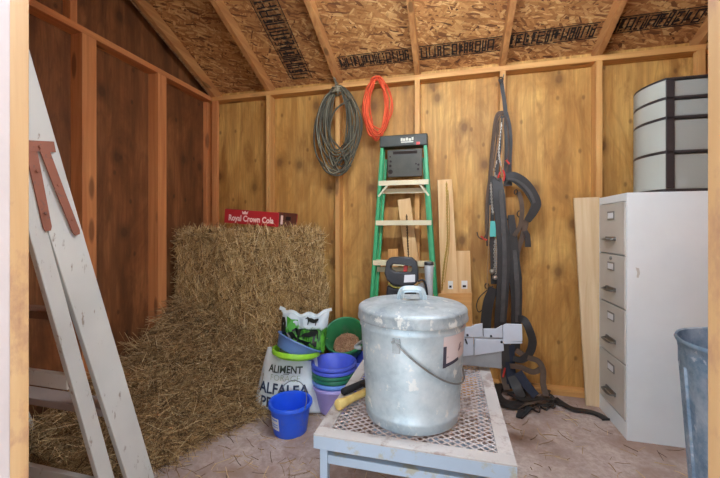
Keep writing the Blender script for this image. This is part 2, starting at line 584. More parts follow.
# roof: strand board on rafters, printed bands on the boards
def roof_z(y, off=0.0):
    return ZP + (YB - y) * SL + off if y >= YR else ZP + (YB - YR) * SL - (YR - y) * SL + off
DV = 0.095                                               # rafter depth measured vertically
def slab(x0, x1, off0, off1, ya, yb):
    return [(x0, ya, roof_z(ya, off0)), (x1, ya, roof_z(ya, off0)), (x1, yb, roof_z(yb, off0)), (x0, yb, roof_z(yb, off0))], \
           [(x0, ya, roof_z(ya, off1)), (x1, ya, roof_z(ya, off1)), (x1, yb, roof_z(yb, off1)), (x0, yb, roof_z(yb, off1))]
mb = MB()
mb.hexa(*slab(XL - 0.3, XR + 0.3, DV, DV + 0.014, YR, YB + 0.3))
mb.hexa(*slab(XL - 0.3, XR + 0.3, DV, DV + 0.014, 0.1, YR))
ceil = struct(mb.build('ceiling', M['osb']))
for i, x in enumerate([XL + 0.02] + back_studs + [XR - 0.02]):
    for ya, yb in ((YR + 0.01, YB + 0.28), (0.15, YR - 0.01)):
        MB().hexa(*slab(x - 0.019, x + 0.019, 0.0 if yb < 2 else 0.0, DV, ya, yb)).build('rafter', M['rafter'], ceil, bevel=0.002)
MB().box(XL, XR, YR - 0.0095, YR + 0.0095, ZP + 0.42, ZP + 0.49 + DV).build('ridge_board', M['stud_x'], ceil)

def stamp_band(a, b, width, n, seed):
    """row of printed block characters (unreadable in the photo) from a to b, given as x, y on the roof's underside"""
    rr = random.Random(seed)
    a, b = Vector(a), Vector(b)
    t = (b - a).normalized()
    s = Vector((-t.y, t.x))
    def pt(u, w):
        q = a + t * u + s * w
        return (q.x, q.y, roof_z(q.y, DV - 0.0012))
    band, ink = MB(), MB()
    L = (b - a).length
    band.add([pt(0, -width * .5), pt(L, -width * .5), pt(L, width * .5), pt(0, width * .5)], [(0, 1, 2, 3)])
    def rect(u0, u1, w0, w1):
        def q(u, w):
            p = pt(u, w)
            return (p[0], p[1], p[2] - 0.0012)
        ink.add([q(u0, w0), q(u1, w0), q(u1, w1), q(u0, w1)], [(0, 1, 2, 3)])
    for sgn in (-1, 1):
        rect(0, L, sgn * width * .5 - .003, sgn * width * .5 + .003)
    u = 0.01
    while u < L - 0.05:
        w = rr.uniform(0.022, 0.05)
        k = rr.random()
        h = width * 0.40
        rect(u, u + .010, -h, h)
        if k < .6: rect(u + w - .010, u + w, -h, h)
        for q in rr.sample([-h, -h * .35, h * .3, h - .008], rr.choice((1, 2, 3))):
            rect(u, u + w, q, q + .011)
        if k > .7: rect(u + w * .35, u + w * .75, -h * .7, h * .6)
        u += w + rr.choice((.005, .008, .012))
    return band, ink
stamps = []
for (a, b) in (((-0.85, 2.635), (-0.265, 2.635)), ((-0.22, 2.635), (0.35, 2.635)), ((0.395, 2.625), (0.96, 2.625)), ((1.01, 2.61), (1.54, 2.61)), ((-1.21, 2.74), (-1.21, 1.62))):
    band, ink = stamp_band(a, b, 0.105 if a[0] > -1 else 0.19, 0, int(a[0] * 100) + 300)
    st = ink.build('printed_stamp', M['ink'], ceil)
    if True:
        band.build('stamp_ground', M['ink_band'], ceil)

def PZ(x, y, Z):
    """point at height Z that the photograph shows at pixel x, y"""
    u, v = (x - 360) / FPX, (HOR - y) / FPX
    t = (Z - EYE) / v
    return Vector(((-math.sin(YAW) + u * math.cos(YAW)) * t, (math.cos(YAW) + u * math.sin(YAW)) * t, Z))

# ------------------------------------------------------------------ added strip light, out of view, fills the dark interior
def glow(name, c, e):
    m = bpy.data.materials.new(name)
    m.use_nodes = True
    b = m.node_tree.nodes['Principled BSDF']
    b.inputs['Base Color'].default_value = (0.8, 0.8, 0.8, 1)
    b.inputs['Emission Color'].default_value = c
    b.inputs['Emission Strength'].default_value = e
    return m
M['lamp_glow'] = glow('strip_light_diffuser', (0.80, 0.92, 1.06, 1), FILL_LIGHT)
M['lamp_body'] = plain('white_enamel', S(230, 230, 226), 0.4, var=0.02)
LXc, LYc, LZc = 0.05, 1.20, 2.40
sl = T('strip_light', 'white strip light hung on two chains under the roof boards', 'lamp', (LXc, LYc, LZc))
MB().box(-0.62, 0.62, -0.05, 0.05, 0.0, 0.03).build('housing', M['lamp_body'], sl, bevel=0.004)
MB().tube([(-0.60, 0, -0.03), (0.60, 0, -0.03)], 0.028, 16).build('diffuser', M['lamp_glow'], sl, smooth=True)
for x in (-0.5, 0.5):
    MB().tube([(x, 0, 0.03), (x, 0, roof_z(LYc) - LZc + 0.09)], 0.004, 6).build('chain', M['lamp_body'], sl)

# ------------------------------------------------------------------ hay
from mathutils import noise as mnoise
HAY = [(0.0, S(70, 46, 24)), (0.20, S(146, 112, 64)), (0.55, S(196, 160, 104)), (0.85, S(222, 190, 134)), (1.0, S(236, 212, 166))]
HAYL = [(0.0, S(74, 50, 28)), (0.26, S(138, 106, 64)), (0.6, S(188, 152, 102)), (0.88, S(216, 184, 132)), (1.0, S(236, 212, 166))]
M['hay'] = straw('bale_straw', HAY)
M['chaff'] = plain('pressed_chaff', S(128, 100, 62), 0.9, var=0.4, scale=26)  # brown base under the stalks; shade between them put into its colour
M['hay_loose'] = straw('loose_straw', HAYL)

def add_strands(mb, p, d, L, r=0.0016, curl=0.35, rings=4):
    """thin three-sided stalks: start points p, unit directions d, lengths L"""
    n = len(p)
    d = d / np.linalg.norm(d, axis=1, keepdims=True)
    a = np.cross(d, rng.normal(size=(n, 3)))
    a /= np.linalg.norm(a, axis=1, keepdims=True) + 1e-9
    b = np.cross(d, a)
    c1 = rng.normal(size=(n, 1)) * curl
    c2 = rng.normal(size=(n, 1)) * curl * 0.4
    rr = r * rng.uniform(0.6, 1.3, size=(n, 1))
    V = np.zeros((n, rings, 3, 3))
    for i in range(rings):
        s = i / (rings - 1) - 0.5
        ctr = p + d * (L[:, None] * s) + a * (L[:, None] * c1 * (s * s - 0.12)) + b * (L[:, None] * c2 * s * s * s * 4)
        for k in range(3):
            an = 2 * PI * k / 3
            V[:, i, k] = ctr + (a * math.cos(an) + b * math.sin(an)) * rr
    base = len(mb.v)
    mb.v += [tuple(q) for q in V.reshape(-1, 3).tolist()]
    F = []
    for i in range(rings - 1):
        for k in range(3):
            F.append([i * 3 + k, i * 3 + (k + 1) % 3, (i + 1) * 3 + (k + 1) % 3, (i + 1) * 3 + k])
    F = np.array(F)[None] + (np.arange(n) * rings * 3)[:, None, None] + base
    mb.f += [tuple(q) for q in F.reshape(-1, 4).tolist()]

def base_faces(o, n, mat):
    o.data.materials.append(mat)
    idx = np.zeros(len(o.data.polygons), dtype=np.int32)
    idx[:n] = 1
    o.data.polygons.foreach_set('material_index', idx)

def hay_bale(label, loc, size, rotz=0.0, n=2600, faces=('-y', '+z', '+x'), seed=0, vert=0.6):
    """pressed bale: lumpy rounded block bristling with stalks"""
    hx, hy, hz = (s / 2 for s in size)
    bm = bmesh.new()
    bmesh.ops.create_cube(bm, size=2)
    bmesh.ops.subdivide_edges(bm, edges=bm.edges, cuts=13, use_grid_fill=True)
    R = 0.12
    for v in bm.verts:
        p = Vector((v.co.x * hx, v.co.y * hy, v.co.z * hz))
        q = Vector((max(-hx + R, min(hx - R, p.x)), max(-hy + R, min(hy - R, p.y)), max(-hz + R, min(hz - R, p.z))))
        e = p - q
        if e.length > 1e-6:
            p = q + e.normalized() * R
        nn = mnoise.noise(p * 5 + Vector((seed, 0, 0))) * 0.030 + mnoise.noise(p * 14 + Vector((0, seed, 0))) * 0.010
        v.co = p * (1 + nn / max(0.15, p.length) * 1.0)
    bm.verts.index_update()
    mb = MB()
    mb.add([v.co.copy() for v in bm.verts], [tuple(x.index for x in f.verts) for f in bm.faces])
    bm.free()
    nb = len(mb.f)
    for fc in faces:
        ax = 'xyz'.index(fc[1]); sg = -1 if fc[0] == '-' else 1
        h = [hx, hy, hz]
        m = int(n * (1.0 if fc == '-y' else (0.4 if fc == '+z' else 0.45)))
        p = rng.uniform(-1, 1, size=(m, 3)) * np.array(h) * 0.97
        p[:, ax] = sg * (h[ax] + rng.uniform(-0.014, 0.016, m))
        edge = np.max(np.abs(np.delete(p, ax, 1) / np.delete(np.array(h), ax)), axis=1)
        p[:, ax] -= sg * np.clip(edge - 0.80, 0, 1) ** 1.5 * 0.75
        d = rng.normal(size=(m, 3))
        if fc != '+z':
            d[:, 2] *= 1.0 + vert
        d[:, ax] *= 0.12
        add_strands(mb, p, d, rng.uniform(0.04, 0.19, m))
    o = mb.build('hay_bale', M['hay'])
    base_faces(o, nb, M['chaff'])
    o.location = loc
    o.rotation_euler = (0, 0, rotz)
    return tag(o, label, 'hay bale', 'hay bales stacked in the corner')

hay_bale('top right hay bale, the long one under the red wooden crate', (-1.362, 2.45, 0.950), (0.76, 0.40, 0.385), 0.0, 5200, seed=1.0)
hay_bale('top left hay bale in the corner against the left wall studs', (-1.89, 2.48, 0.948), (0.34, 0.40, 0.385), 0.0, 2400, ('-y', '+z'), seed=2.0)
hay_bale('middle course hay bale at right, partly behind the black and green feed bag', (-1.325, 2.45, 0.580), (0.76, 0.40, 0.39), 0.0, 4800, ('-y', '+x'), seed=3.0)
hay_bale('middle course hay bale at left, under the corner bale', (-1.875, 2.46, 0.58), (0.36, 0.40, 0.39), 0.0, 2600, ('-y',), seed=4.0)
hay_bale('bottom course hay bale at right, behind the white feed bag', (-1.30, 2.45, 0.195), (0.76, 0.40, 0.38), 0.0, 3600, ('-y', '+x'), seed=5.0)
hay_bale('bottom course hay bale at left, half buried in loose hay', (-1.875, 2.46, 0.195), (0.36, 0.40, 0.38), 0.0, 2000, ('-y',), seed=6.0)

# loose hay: a drift against the left wall and the bales that thins out towards the middle of the floor
def edge_x(y):
    pts = [(0.45, -1.80), (1.0, -1.74), (1.25, -1.62), (1.43, -1.40), (1.64, -1.38), (1.82, -1.28), (2.01, -1.19), (2.3, -1.15)]
    for (a, xa), (b, xb) in zip(pts, pts[1:]):
        if a <= y <= b:
            return xa + (xb - xa) * (y - a) / (b - a)
    return pts[-1][1] if y > 1 else pts[0][1]
def hay_h(x, y):
    e = edge_x(y)
    t = max(0.0, min(1.0, (e - x) / 0.75))
    f = max(0.0, min(1.0, (y - 0.6) / 1.6))
    top = 0.10 + 0.30 * f
    h = top * (t ** 0.65)
    if y > 1.85:                                     # heaped up along the foot of the bales
        h += 0.20 * ((y - 1.85) / 0.4) ** 1.3 * min(1, t * 3.5)
    return max(0.0, h + mnoise.noise(Vector((x * 6, y * 6, 3))) * 0.035 * min(1, t * 5))
mb = MB()
nx, ny = 44, 64
for j in range(ny + 1):
    y = 0.45 + 1.82 * j / ny
    e = edge_x(y) + 0.02 * mnoise.noise(Vector((y * 9, 0, 0)))
    for i in range(nx + 1):
        x = (XL - 0.0) + (e - XL) * i / nx
        mb.v.append((x, y, hay_h(x, y) - 0.012 if i < nx else -0.004))
for j in range(ny):
    for i in range(nx):
        a = j * (nx + 1) + i
        mb.f.append((a, a + 1, a + nx + 2, a + nx + 1))
nb = len(mb.f)
N = 15000
ys = 0.47 + 1.8 * np.sqrt(rng.uniform(0, 1, N))
us = rng.uniform(0, 1, N) ** 0.8
xs = np.array([XL + 0.03 + (edge_x(y) + 0.05 - XL - 0.03) * u for y, u in zip(ys, us)])
zs = np.array([hay_h(x, y) for x, y in zip(xs, ys)]) + rng.uniform(-0.012, 0.018, N)
d = rng.normal(size=(N, 3)); d[:, 2] *= 0.30
L = rng.uniform(0.06, 0.30, N)
zs = np.maximum(zs, 0.012)
add_strands(mb, np.stack([xs, ys, zs], 1), d, L, 0.0014, 0.7)
lh = mb.build('loose_hay', M['hay_loose'])
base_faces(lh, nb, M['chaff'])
tag(lh, 'drift of loose hay on the floor along the left wall below the bales', 'hay', kind='stuff')
# stray stalks over the floor
N = 1500
fx = rng.uniform(-1.45, 1.4, N); fy = rng.uniform(0.9, 2.6, N)
keep = [(x < 0.90 or y < 2.2) and (x > edge_x(y) - 0.05) and (rng.uniform() < (0.9 if x < -0.6 else 0.5)) for x, y in zip(fx, fy)]
fx, fy = fx[keep], fy[keep]
mb = MB()
d = rng.normal(size=(len(fx), 3)); d[:, 2] = 0
add_strands(mb, np.stack([fx, fy, np.full(len(fx), 0.003)], 1), d, rng.uniform(0.02, 0.11, len(fx)), 0.0014, 0.25)
tag(mb.build('scattered_straw', M['hay_loose']), 'stray straw stalks scattered over the brown floor', 'straw', kind='stuff')

# ------------------------------------------------------------------ red soda crate on the bales
M['crate_red'] = painted('red_crate_paint', S(186, 34, 40), S(120, 40, 34), 0.66, 0.55)
M['crate_end'] = painted('worn_red_wood', S(112, 56, 40), S(78, 44, 30), 0.55, 0.65)
M['crate_white'] = plain('faded_white_lettering', S(240, 206, 196), 0.6, var=0.1)
M['dark_hole'] = plain('dark_recess', S(34, 22, 16), 0.9)  # flat patches of this colour stand in for the shade inside holes
cr = T('soda_crate', 'red wooden soda crate with white lettering lying on top of the hay bales', 'crate', (-1.42, 2.45, 1.194), (0, math.radians(4.3), math.radians(-1)))
LX, LY, LZ = 0.225, 0.15, 0.108
for s in (-1, 1):
    y0 = s * LY
    o = MB().box(-LX, LX, y0 - 0.006, y0 + 0.006, 0, LZ - 0.004).build('side_panel', M['crate_red'], cr, bevel=0.002)
    if s < 0:
        front = o
for s in (-1, 1):
    x0 = s * (LX - 0.007)
    e = MB().box(x0 - 0.007, x0 + 0.007, -LY + 0.006, LY - 0.006, 0, LZ).build('end_panel', M['crate_end'], cr, bevel=0.002)
    if s > 0:
        MB().box(x0 + 0.0065, x0 + 0.0078, -0.045, 0.035, 0.05, 0.078).build('hand_hole', M['dark_hole'], e)
        for yy in (-0.105, 0.085):
            MB().box(x0 + 0.007, x0 + 0.0095, yy - 0.016, yy + 0.016, 0.02, 0.085).build('metal_band', M['crate_white'] if yy < 0 else M['crate_end'], e)
MB().box(-LX + 0.01, LX - 0.01, -LY + 0.006, LY - 0.006, 0.0, 0.01).build('bottom_boards', M['crate_end'], cr)
mb = MB()
vs, fs = text_mesh('Royal Crown Cola', 0.060, 3, 0, 0.0018, 0.83)
mb.add([(x, -LY - 0.0068, y + 0.040) for x, y, z in vs], fs)
mb.build('lettering', M['crate_white'], front)
mb = MB()                                             # little crown over the words
cx, cz = -0.05, 0.086
mb.prism([(cx - .02, cz - .012), (cx + .02, cz - .012), (cx + .027, cz + .012), (cx + .012, cz + .002), (cx, cz + .014), (cx - .012, cz + .002), (cx - .027, cz + .012)], d=0.0009, at=-LY - 0.0069)
mb.build('crown_emblem', M['crate_white'], front)

# ------------------------------------------------------------------ white wooden stepladder at left
M['white_wood'] = painted('weathered_white_paint', S(212, 210, 202), S(140, 122, 104), 0.61, 0.6, (34, 34, 10))
M['white_step'] = painted('grimy_white_paint', S(168, 154, 146), S(120, 104, 92), 0.6, 0.65, (6, 14, 14))  # greyer than the rails, for the lowest step
M['bare_step'] = painted('brown_stained_step', S(120, 84, 62), S(84, 58, 44), 0.6, 0.7, (6, 14, 14))  # brown tone of the upper steps
M['rust'] = painted('rusty_strap', S(156, 96, 74), S(120, 88, 76), 0.56, 0.7, (30, 30, 30))
M['dark_metal'] = plain('dark_iron', S(70, 62, 58), 0.5, 0.7)
ld = T('stepladder', 'old white painted wooden stepladder with rusty hinge straps leaning at the left of the doorway', 'ladder', (-1.6, 1.25, 0))
XR0, XR1 = -1.338, -2.045
def yback(z): return 1.349 - 0.2875 * z
def rail1(x):
    a = [(x - 0.024, yback(0) - 0.117, 0), (x, yback(0) - 0.117, 0), (x, yback(0), 0), (x - 0.024, yback(0), 0)]
    b = [(x - 0.024, yback(2.1) - 0.117, 2.1), (x, yback(2.1) - 0.117, 2.1), (x, yback(2.1), 2.1), (x - 0.024, yback(2.1), 2.1)]
    return MB().hexa(a, b)
def y2(z): return 1.180 - 0.2435 * z                     # back edge of the hinged frame
def rail2(x):
    zt = 1.40
    a = [(x - 0.024, y2(0) - 0.058, 0), (x, y2(0) - 0.058, 0), (x, y2(0), 0), (x - 0.024, y2(0), 0)]
    b = [(x - 0.024, y2(zt) - 0.056, zt), (x, y2(zt) - 0.056, zt), (x, y2(zt), zt), (x - 0.024, y2(zt), zt)]
    return MB().hexa(a, b)
for x in (XR0, XR1 + 0.024):
    rail1(x).build('rail', M['white_wood'], ld, world=True, bevel=0.003)
    rail2(x).build('rail', M['white_wood'], ld, world=True, bevel=0.003)
for z in (0.435, 0.85, 1.27, 1.69):
    yb = yback(z)
    MB().box(XR1 + 0.02, XR0 - 0.02, yb - 0.112, yb - 0.025, z - 0.03, z).build('step', M['white_step'] if z < 0.6 else M['bare_step'], ld, world=True, bevel=0.003)
for z in (0.15, 0.62):
    yb = y2(z)
    MB().box(XR1 + 0.02, XR0 - 0.02, yb - 0.055, yb - 0.033, z - 0.045, z + 0.01).build('crossbar', M['white_wood'], ld, world=True, bevel=0.003)
for x, s in ((XR0, 1), (XR1, -1)):
    xa = x + 0.0035 * s
    mb = MB()
    mb.strap([(xa, 0.845, 1.43), (xa, 0.868, 1.31), (xa, 0.894, 1.172), (xa, 0.896, 1.160)], [0.034, 0.030, 0.026, 0.016], 0.005, (s, 0, 0))
    mb.strap([(xa + .004 * s, 0.88, 1.44), (xa + .004 * s, 0.935, 1.29), (xa + .004 * s, 0.986, 1.158), (xa + .004 * s, 0.991, 1.145)], [0.030, 0.028, 0.026, 0.016], 0.005, (s, 0, 0))
    mb.strap([(xa + .002 * s, 0.825, 1.436), (xa + .002 * s, 0.915, 1.452)], 0.036, 0.006, (s, 0, 0))
    h = mb.build('hinge_strap', M['rust'], ld, world=True)
    for y, z in ((0.86, 1.36), (0.885, 1.22), (0.925, 1.32), (0.972, 1.20), (0.868, 1.442)):
        MB().lathe([(0, 0.004), (0.004, 0.003), (0.006, 0), (0, 0)], 10, Matrix.Translation((xa + .006 * s, y, z)) @ Matrix.Rotation(s * PI / 2, 4, 'Y')).build('bolt', M['rust'], h, world=True, smooth=True)

# ------------------------------------------------------------------ steel table
M['table_blue'] = painted('pale_blue_table_paint', S(176, 192, 208), S(170, 164, 140), 0.54, 0.5, (11, 11, 11), 0.08)
M['table_top'] = painted('worn_grey_table_rim', S(198, 190, 184), S(150, 132, 124), 0.52, 0.6, (11, 11, 11), 0.1)
M['mesh_steel'] = painted('dusty_expanded_steel', S(196, 182, 176), S(128, 104, 94), 0.52, 0.6, (20, 20, 20), 0.1)
TX0, TX1, TY0, TY1, TZ = -0.462, 0.198, 1.145, 2.08, 0.45
tb = T('steel_table', 'low pale blue steel table with an expanded metal mesh top', 'table', ((TX0 + TX1) / 2, (TY0 + TY1) / 2, 0))
fw, ft, fh = 0.05, 0.006, 0.05
for (x0, x1, y0, y1) in ((TX0, TX1, TY0, TY0 + fw), (TX0, TX1, TY1 - fw, TY1), (TX0, TX0 + fw, TY0 + fw, TY1 - fw), (TX1 - fw, TX1, TY0 + fw, TY1 - fw)):
    MB().box(x0, x1, y0, y1, TZ - ft, TZ).build('rim_flange', M['table_top'], tb, world=True, bevel=0.001)
for (x0, x1, y0, y1) in ((TX0, TX1, TY0, TY0 + ft), (TX0, TX1, TY1 - ft, TY1), (TX0, TX0 + ft, TY0 + ft, TY1 - ft), (TX1 - ft, TX1, TY0 + ft, TY1 - ft)):
    MB().box(x0, x1, y0, y1, TZ - fh, TZ - ft).build('rim_apron', M['table_blue'], tb, world=True, bevel=0.001)
for x in (TX0 + 0.032, TX1 - 0.032):
    for y in (TY0 + 0.028, TY1 - 0.028):
        MB().box(x - 0.014, x + 0.014, y - 0.014, y + 0.014, 0, TZ - ft).build('leg', M['table_blue'], tb, world=True, bevel=0.002)
for y in (TY0 + 0.03, TY1 - 0.03):
    MB().box(TX0 + 0.046, TX1 - 0.046, y - 0.012, y + 0.012, TZ - 0.108, TZ - 0.078).build('cross_rail', M['table_blue'], tb, world=True, bevel=0.002)
for x in (TX0 + 0.03, TX1 - 0.03):
    MB().box(x - 0.012, x + 0.012, TY0 + 0.042, TY1 - 0.042, TZ - 0.108, TZ - 0.078).build('side_rail', M['table_blue'], tb, world=True, bevel=0.002)
for x0, x1 in ((-0.27, -0.13), (-0.075, 0.14)):
    MB().box(x0, x1, TY0 + 0.10, TY0 + 0.106, TZ - 0.115, TZ - 0.012).build('brace_plate', M['table_blue'], tb, world=True)
mb = MB()                                              # expanded metal: rows of zigzag strands that meet at their tips
x0, x1, y0, y1 = TX0 + fw - 0.012, TX1 - fw + 0.012, TY0 + fw - 0.012, TY1 - fw + 0.012
CW, CH = 0.036, 0.027
rows = int((y1 - y0) / CH)
half = CW / 2
for r in range(rows * 2):
    yb_ = y0 + r * CH / 2
    pts = []
    m = int((x1 - x0) / half)
    for i in range(m + 1):
        up = (i + r) % 2
        pts.append((x0 + i * half + (-0.004 if up else 0.004) * 0, yb_ + (0.36 * CH if up else -0.06 * CH), TZ - 0.007 + (0.002 if up else -0.001)))
    if r % 2 == 0 or True:
        w = 0.0018
        n0 = len(mb.v)
        for p in pts:
            mb.v += [(p[0], p[1] - w, p[2] - 0.0012), (p[0], p[1] + w, p[2] + 0.0012), (p[0], p[1] + w, p[2] - 0.0022), (p[0], p[1] - w, p[2] - 0.0034)]
        for i in range(len(pts) - 1):
            a = n0 + i * 4
            for k in range(4):
                mb.f.append((a + k, a + (k + 1) % 4, a + 4 + (k + 1) % 4, a + 4 + k))
mb.build('mesh_top', M['mesh_steel'], tb, world=True)

# ------------------------------------------------------------------ galvanised can with lid on the table
M['galv_can'] = galv('galvanised_can', S(194, 210, 216), S(156, 174, 184), S(222, 232, 236), 0.42, 0.36, S(236, 238, 234))
M['galv_lid'] = galv('galvanised_lid', S(160, 168, 170), S(118, 128, 132), S(192, 198, 200), 0.55, 0.45, S(206, 204, 196))
M['wire'] = plain('steel_wire', S(150, 152, 150), 0.4, 0.8)
M['label_paper'] = painted('scuffed_paper', S(232, 216, 214), S(120, 100, 104), 0.62, 0.7, (22, 22, 22), 0.03)
M['label_edge'] = plain('label_dark_print', S(64, 60, 74), 0.7)
cn = T('metal_can', 'galvanized steel can with lid and wire bail standing on the mesh table', 'can', (-0.146, 1.394, TZ + 0.001))
prof = [(0, 0.008), (0.165, 0.008), (0.178, 0.0), (0.181, 0.004), (0.1815, 0.028), (0.1845, 0.032), (0.1845, 0.044), (0.182, 0.048)]
for i in range(1, 9):
    t = i / 8
    prof.append((0.182 + 0.019 * t, 0.048 + 0.292 * t))
prof += [(0.2055, 0.346), (0.2055, 0.354), (0.2015, 0.360), (0.203, 0.402), (0.197, 0.402), (0.190, 0.33), (0.172, 0.014), (0, 0.014)]
dent = lambda an, z: 0.005 * math.sin(3 * an + z * 9) * math.sin(z * 14) + 0.003 * math.sin(7 * an + 1.3)
body = MB().lathe(prof, 72, wob=lambda a, z: dent(a, z) if 0.05 < z < 0.34 else 0).build('body', M['galv_can'], cn, smooth=True, angle=40)
MB().lathe([(0, 0.434), (0.03, 0.4335), (0.035, 0.437), (0.10, 0.432), (0.105, 0.435), (0.16, 0.427), (0.20, 0.419), (0.2095, 0.413), (0.212, 0.407), (0.212, 0.383), (0.2145, 0.380), (0.2145, 0.373), (0.21, 0.375), (0.2085, 0.408), (0.15, 0.421), (0, 0.428)], 72,
          wob=lambda a, z: 0.004 * math.sin(5 * a + 0.7) * (1 if z < 0.41 else 0.5)).build('lid', M['galv_lid'], cn, smooth=True, angle=40)
lid = [c for c in cn.children if c.name.startswith('lid')][0]
mb = MB()
hp = smooth_path([(-0.042, 0.01, 0.428), (-0.046, 0.008, 0.438), (-0.040, 0.0, 0.466), (-0.024, -0.004, 0.477), (0.024, -0.004, 0.477), (0.040, 0.0, 0.466), (0.046, 0.008, 0.438), (0.042, 0.01, 0.428)], 5)
Mh = Matrix.Rotation(math.radians(8), 4, 'Z') @ Matrix.Rotation(0, 4, 'X')
mb.strap(hp, 0.026, 0.004, (0, -1, 0.2), M=Mh)
mb.tube([Mh @ Vector(p) + Vector((0, -0.012, 0)) for p in hp], 0.004, 8)
mb.tube([Mh @ Vector(p) + Vector((0, 0.012, 0)) for p in hp], 0.004, 8)
mb.build('lid_handle', M['galv_can'], lid, smooth=True)
A0 = math.radians(-99)                                  # ear facing the doorway
for s in (0, PI):
    a = A0 + s
    r = 0.2045
    Mx = Matrix.Translation((r * math.cos(a), r * math.sin(a), 0.326)) @ Matrix.Rotation(a, 4, 'Z')
    mb = MB().box(-0.006, 0.004, -0.013, 0.013, -0.036, 0.014, Mx)
    ear = mb.build('bail_ear', M['galv_lid'], body, bevel=0.001)
    MB().tube([Mx @ Vector((0.004, -0.014, 0)), Mx @ Vector((0.011, 0, 0.006)), Mx @ Vector((0.004, 0.014, 0))], 0.0045, 8).build('ear_loop', M['galv_lid'], ear, smooth=True)
pts = []
for i in range(41):
    t = i / 40
    a = A0 + PI * t
    s = math.sin(PI * t)
    z = 0.328 - 0.175 * s ** 0.9
    rr = 0.183 + 0.019 * (z - 0.048) / 0.292 + 0.009
    pts.append((rr * math.cos(a), rr * math.sin(a), z))
MB().tube(pts, 0.0032, 8).build('bail', M['wire'], cn, smooth=True)
def on_can(a, z, off):
    r = 0.182 + 0.019 * (z - 0.048) / 0.292
    r = r * (1 + (dent(a, z) if 0.05 < z < 0.34 else 0)) + off
    return (r * math.cos(a), r * math.sin(a), z)
def can_patch(a0, a1, z0, z1, off, n=10, slant=0.0):
    mb = MB()
    for j in range(n + 1):
        for i in range(n + 1):
            a = a0 + (a1 - a0) * i / n
            mb.v.append(on_can(a, z0 + (z1 - z0) * j / n + slant * i / n, off))
    for j in range(n):
        for i in range(n):
            q = j * (n + 1) + i
            mb.f.append((q, q + 1, q + n + 2, q + n + 1))
    return mb
lb = can_patch(math.radians(-52), math.radians(-12), 0.238, 0.345, 0.0025, slant=0.02).build('paper_label', M['label_paper'], body)
mb = can_patch(math.radians(-52), math.radians(-48), 0.235, 0.31, 0.0035, 4)
n0 = can_patch(math.radians(-52), math.radians(-28), 0.235, 0.247, 0.0035, 6, slant=0.012)
mb.add(n0.v, n0.f)
mb.build('dark_print', M['label_edge'], lb)
mb = MB()
Ms = Matrix.Rotation(math.radians(172), 4, 'Z')
mb.tube([Ms @ Vector(p) for p in smooth_path([(0.195, -0.05, 0.235), (0.222, -0.045, 0.232), (0.228, 0, 0.231), (0.222, 0.045, 0.232), (0.195, 0.05, 0.235)], 5)], 0.0075, 8)
mb.build('side_handle', M['galv_lid'], body, smooth=True)

# ------------------------------------------------------------------ mitre saw behind the can
M['saw_grey'] = plain('pale_grey_cast_metal', S(190, 196, 206), 0.45, 0.15, var=0.06)
M['saw_mid'] = plain('grey_machine_plastic', S(150, 152, 154), 0.45, 0.2, var=0.1)
M['saw_tube'] = plain('light_grey_tube', S(186, 190, 192), 0.4, 0.2, var=0.12)
M['black_plastic'] = plain('black_plastic', S(46, 46, 50), 0.42, var=0.15)
M['soft_black'] = plain('dull_black_rubber', S(36, 36, 38), 0.7, var=0.2)
M['red'] = plain('red_plastic', S(196, 44, 34), 0.4)
M['white_label'] = plain('white_sticker', S(228, 230, 232), 0.5, var=0.04)
M['yellow_trim'] = plain('dull_yellow_seam', S(128, 118, 40), 0.5)
M['screw'] = plain('dark_screw', S(40, 40, 44), 0.4, 0.5)
sw = T('mitre_saw', 'power saw with black loop handle and pale grey fence standing behind the galvanized can', 'saw', (-0.15, 1.87, TZ + 0.001))
MB().box(-0.38, 0.06, 1.74, 2.02, TZ + 0.001, TZ + 0.07).build('base', M['saw_grey'], sw, world=True, bevel=0.008)
MB().lathe([(0, 0), (0.13, 0), (0.135, 0.005), (0.135, 0.016), (0.128, 0.02), (0, 0.02)], 40, Matrix.Translation((-0.18, 1.80, TZ + 0.0705))).build('turntable', M['saw_mid'], sw, world=True, smooth=True)
YFN = 1.855
def pxz(lst):
    return [(P(x, y, YFN).x, P(x, y, YFN).z) for x, y in lst]
fence = MB()
fence.prism(pxz([(460, 327.5), (471, 327), (476, 324.5), (482.5, 323.5), (483, 337.5), (460, 337.5)]), d=0.012, at=YFN)
fence.prism(pxz([(483.5, 329), (496, 329), (502.5, 325.5), (502.8, 338), (483.8, 337.8)]), d=0.012, at=YFN + 0.001)
fence.prism(pxz([(503, 325.5), (506, 324), (522, 324.5), (522.5, 341), (503.2, 342)]), d=0.012, at=YFN - 0.001)
fo = fence.build('fence', M['saw_grey'], sw, world=True, bevel=0.002)
wing = MB()
wing.prism(pxz([(460, 338.2), (473.5, 338.5), (473.5, 355.5), (460, 357)]), d=0.05, at=YFN + 0.002)
wing.prism(pxz([(474.5, 338.6), (503.2, 339.5), (504, 351), (474.5, 355.5)]), d=0.05, at=YFN - 0.001)
wing.prism(pxz([(504, 341.5), (522.3, 341.8), (522.3, 343.6), (504, 344)]), d=0.03, at=YFN - 0.001)
wg = wing.build('side_wing', M['saw_grey'], sw, world=True, bevel=0.002)
mb = MB()
mb.box(0.02, 0.25, YFN + 0.004, YFN + 0.05, TZ + 0.02, TZ + 0.12)
mb.build('wing_support', M['saw_mid'], sw, world=True, bevel=0.003)
for x, y in ((467.5, 335), (491, 336), (501.5, 342)):
    q = P(x, y, YFN)
    MB().lathe([(0, 0.003), (0.005, 0.002), (0.006, 0), (0, 0)], 10, Matrix.Translation((q.x, YFN - 0.0015, q.z)) @ Matrix.Rotation(PI / 2, 4, 'X')).build('screw', M['screw'], fo, world=True)
mb = MB()
q = P(466, 341.5, YFN)
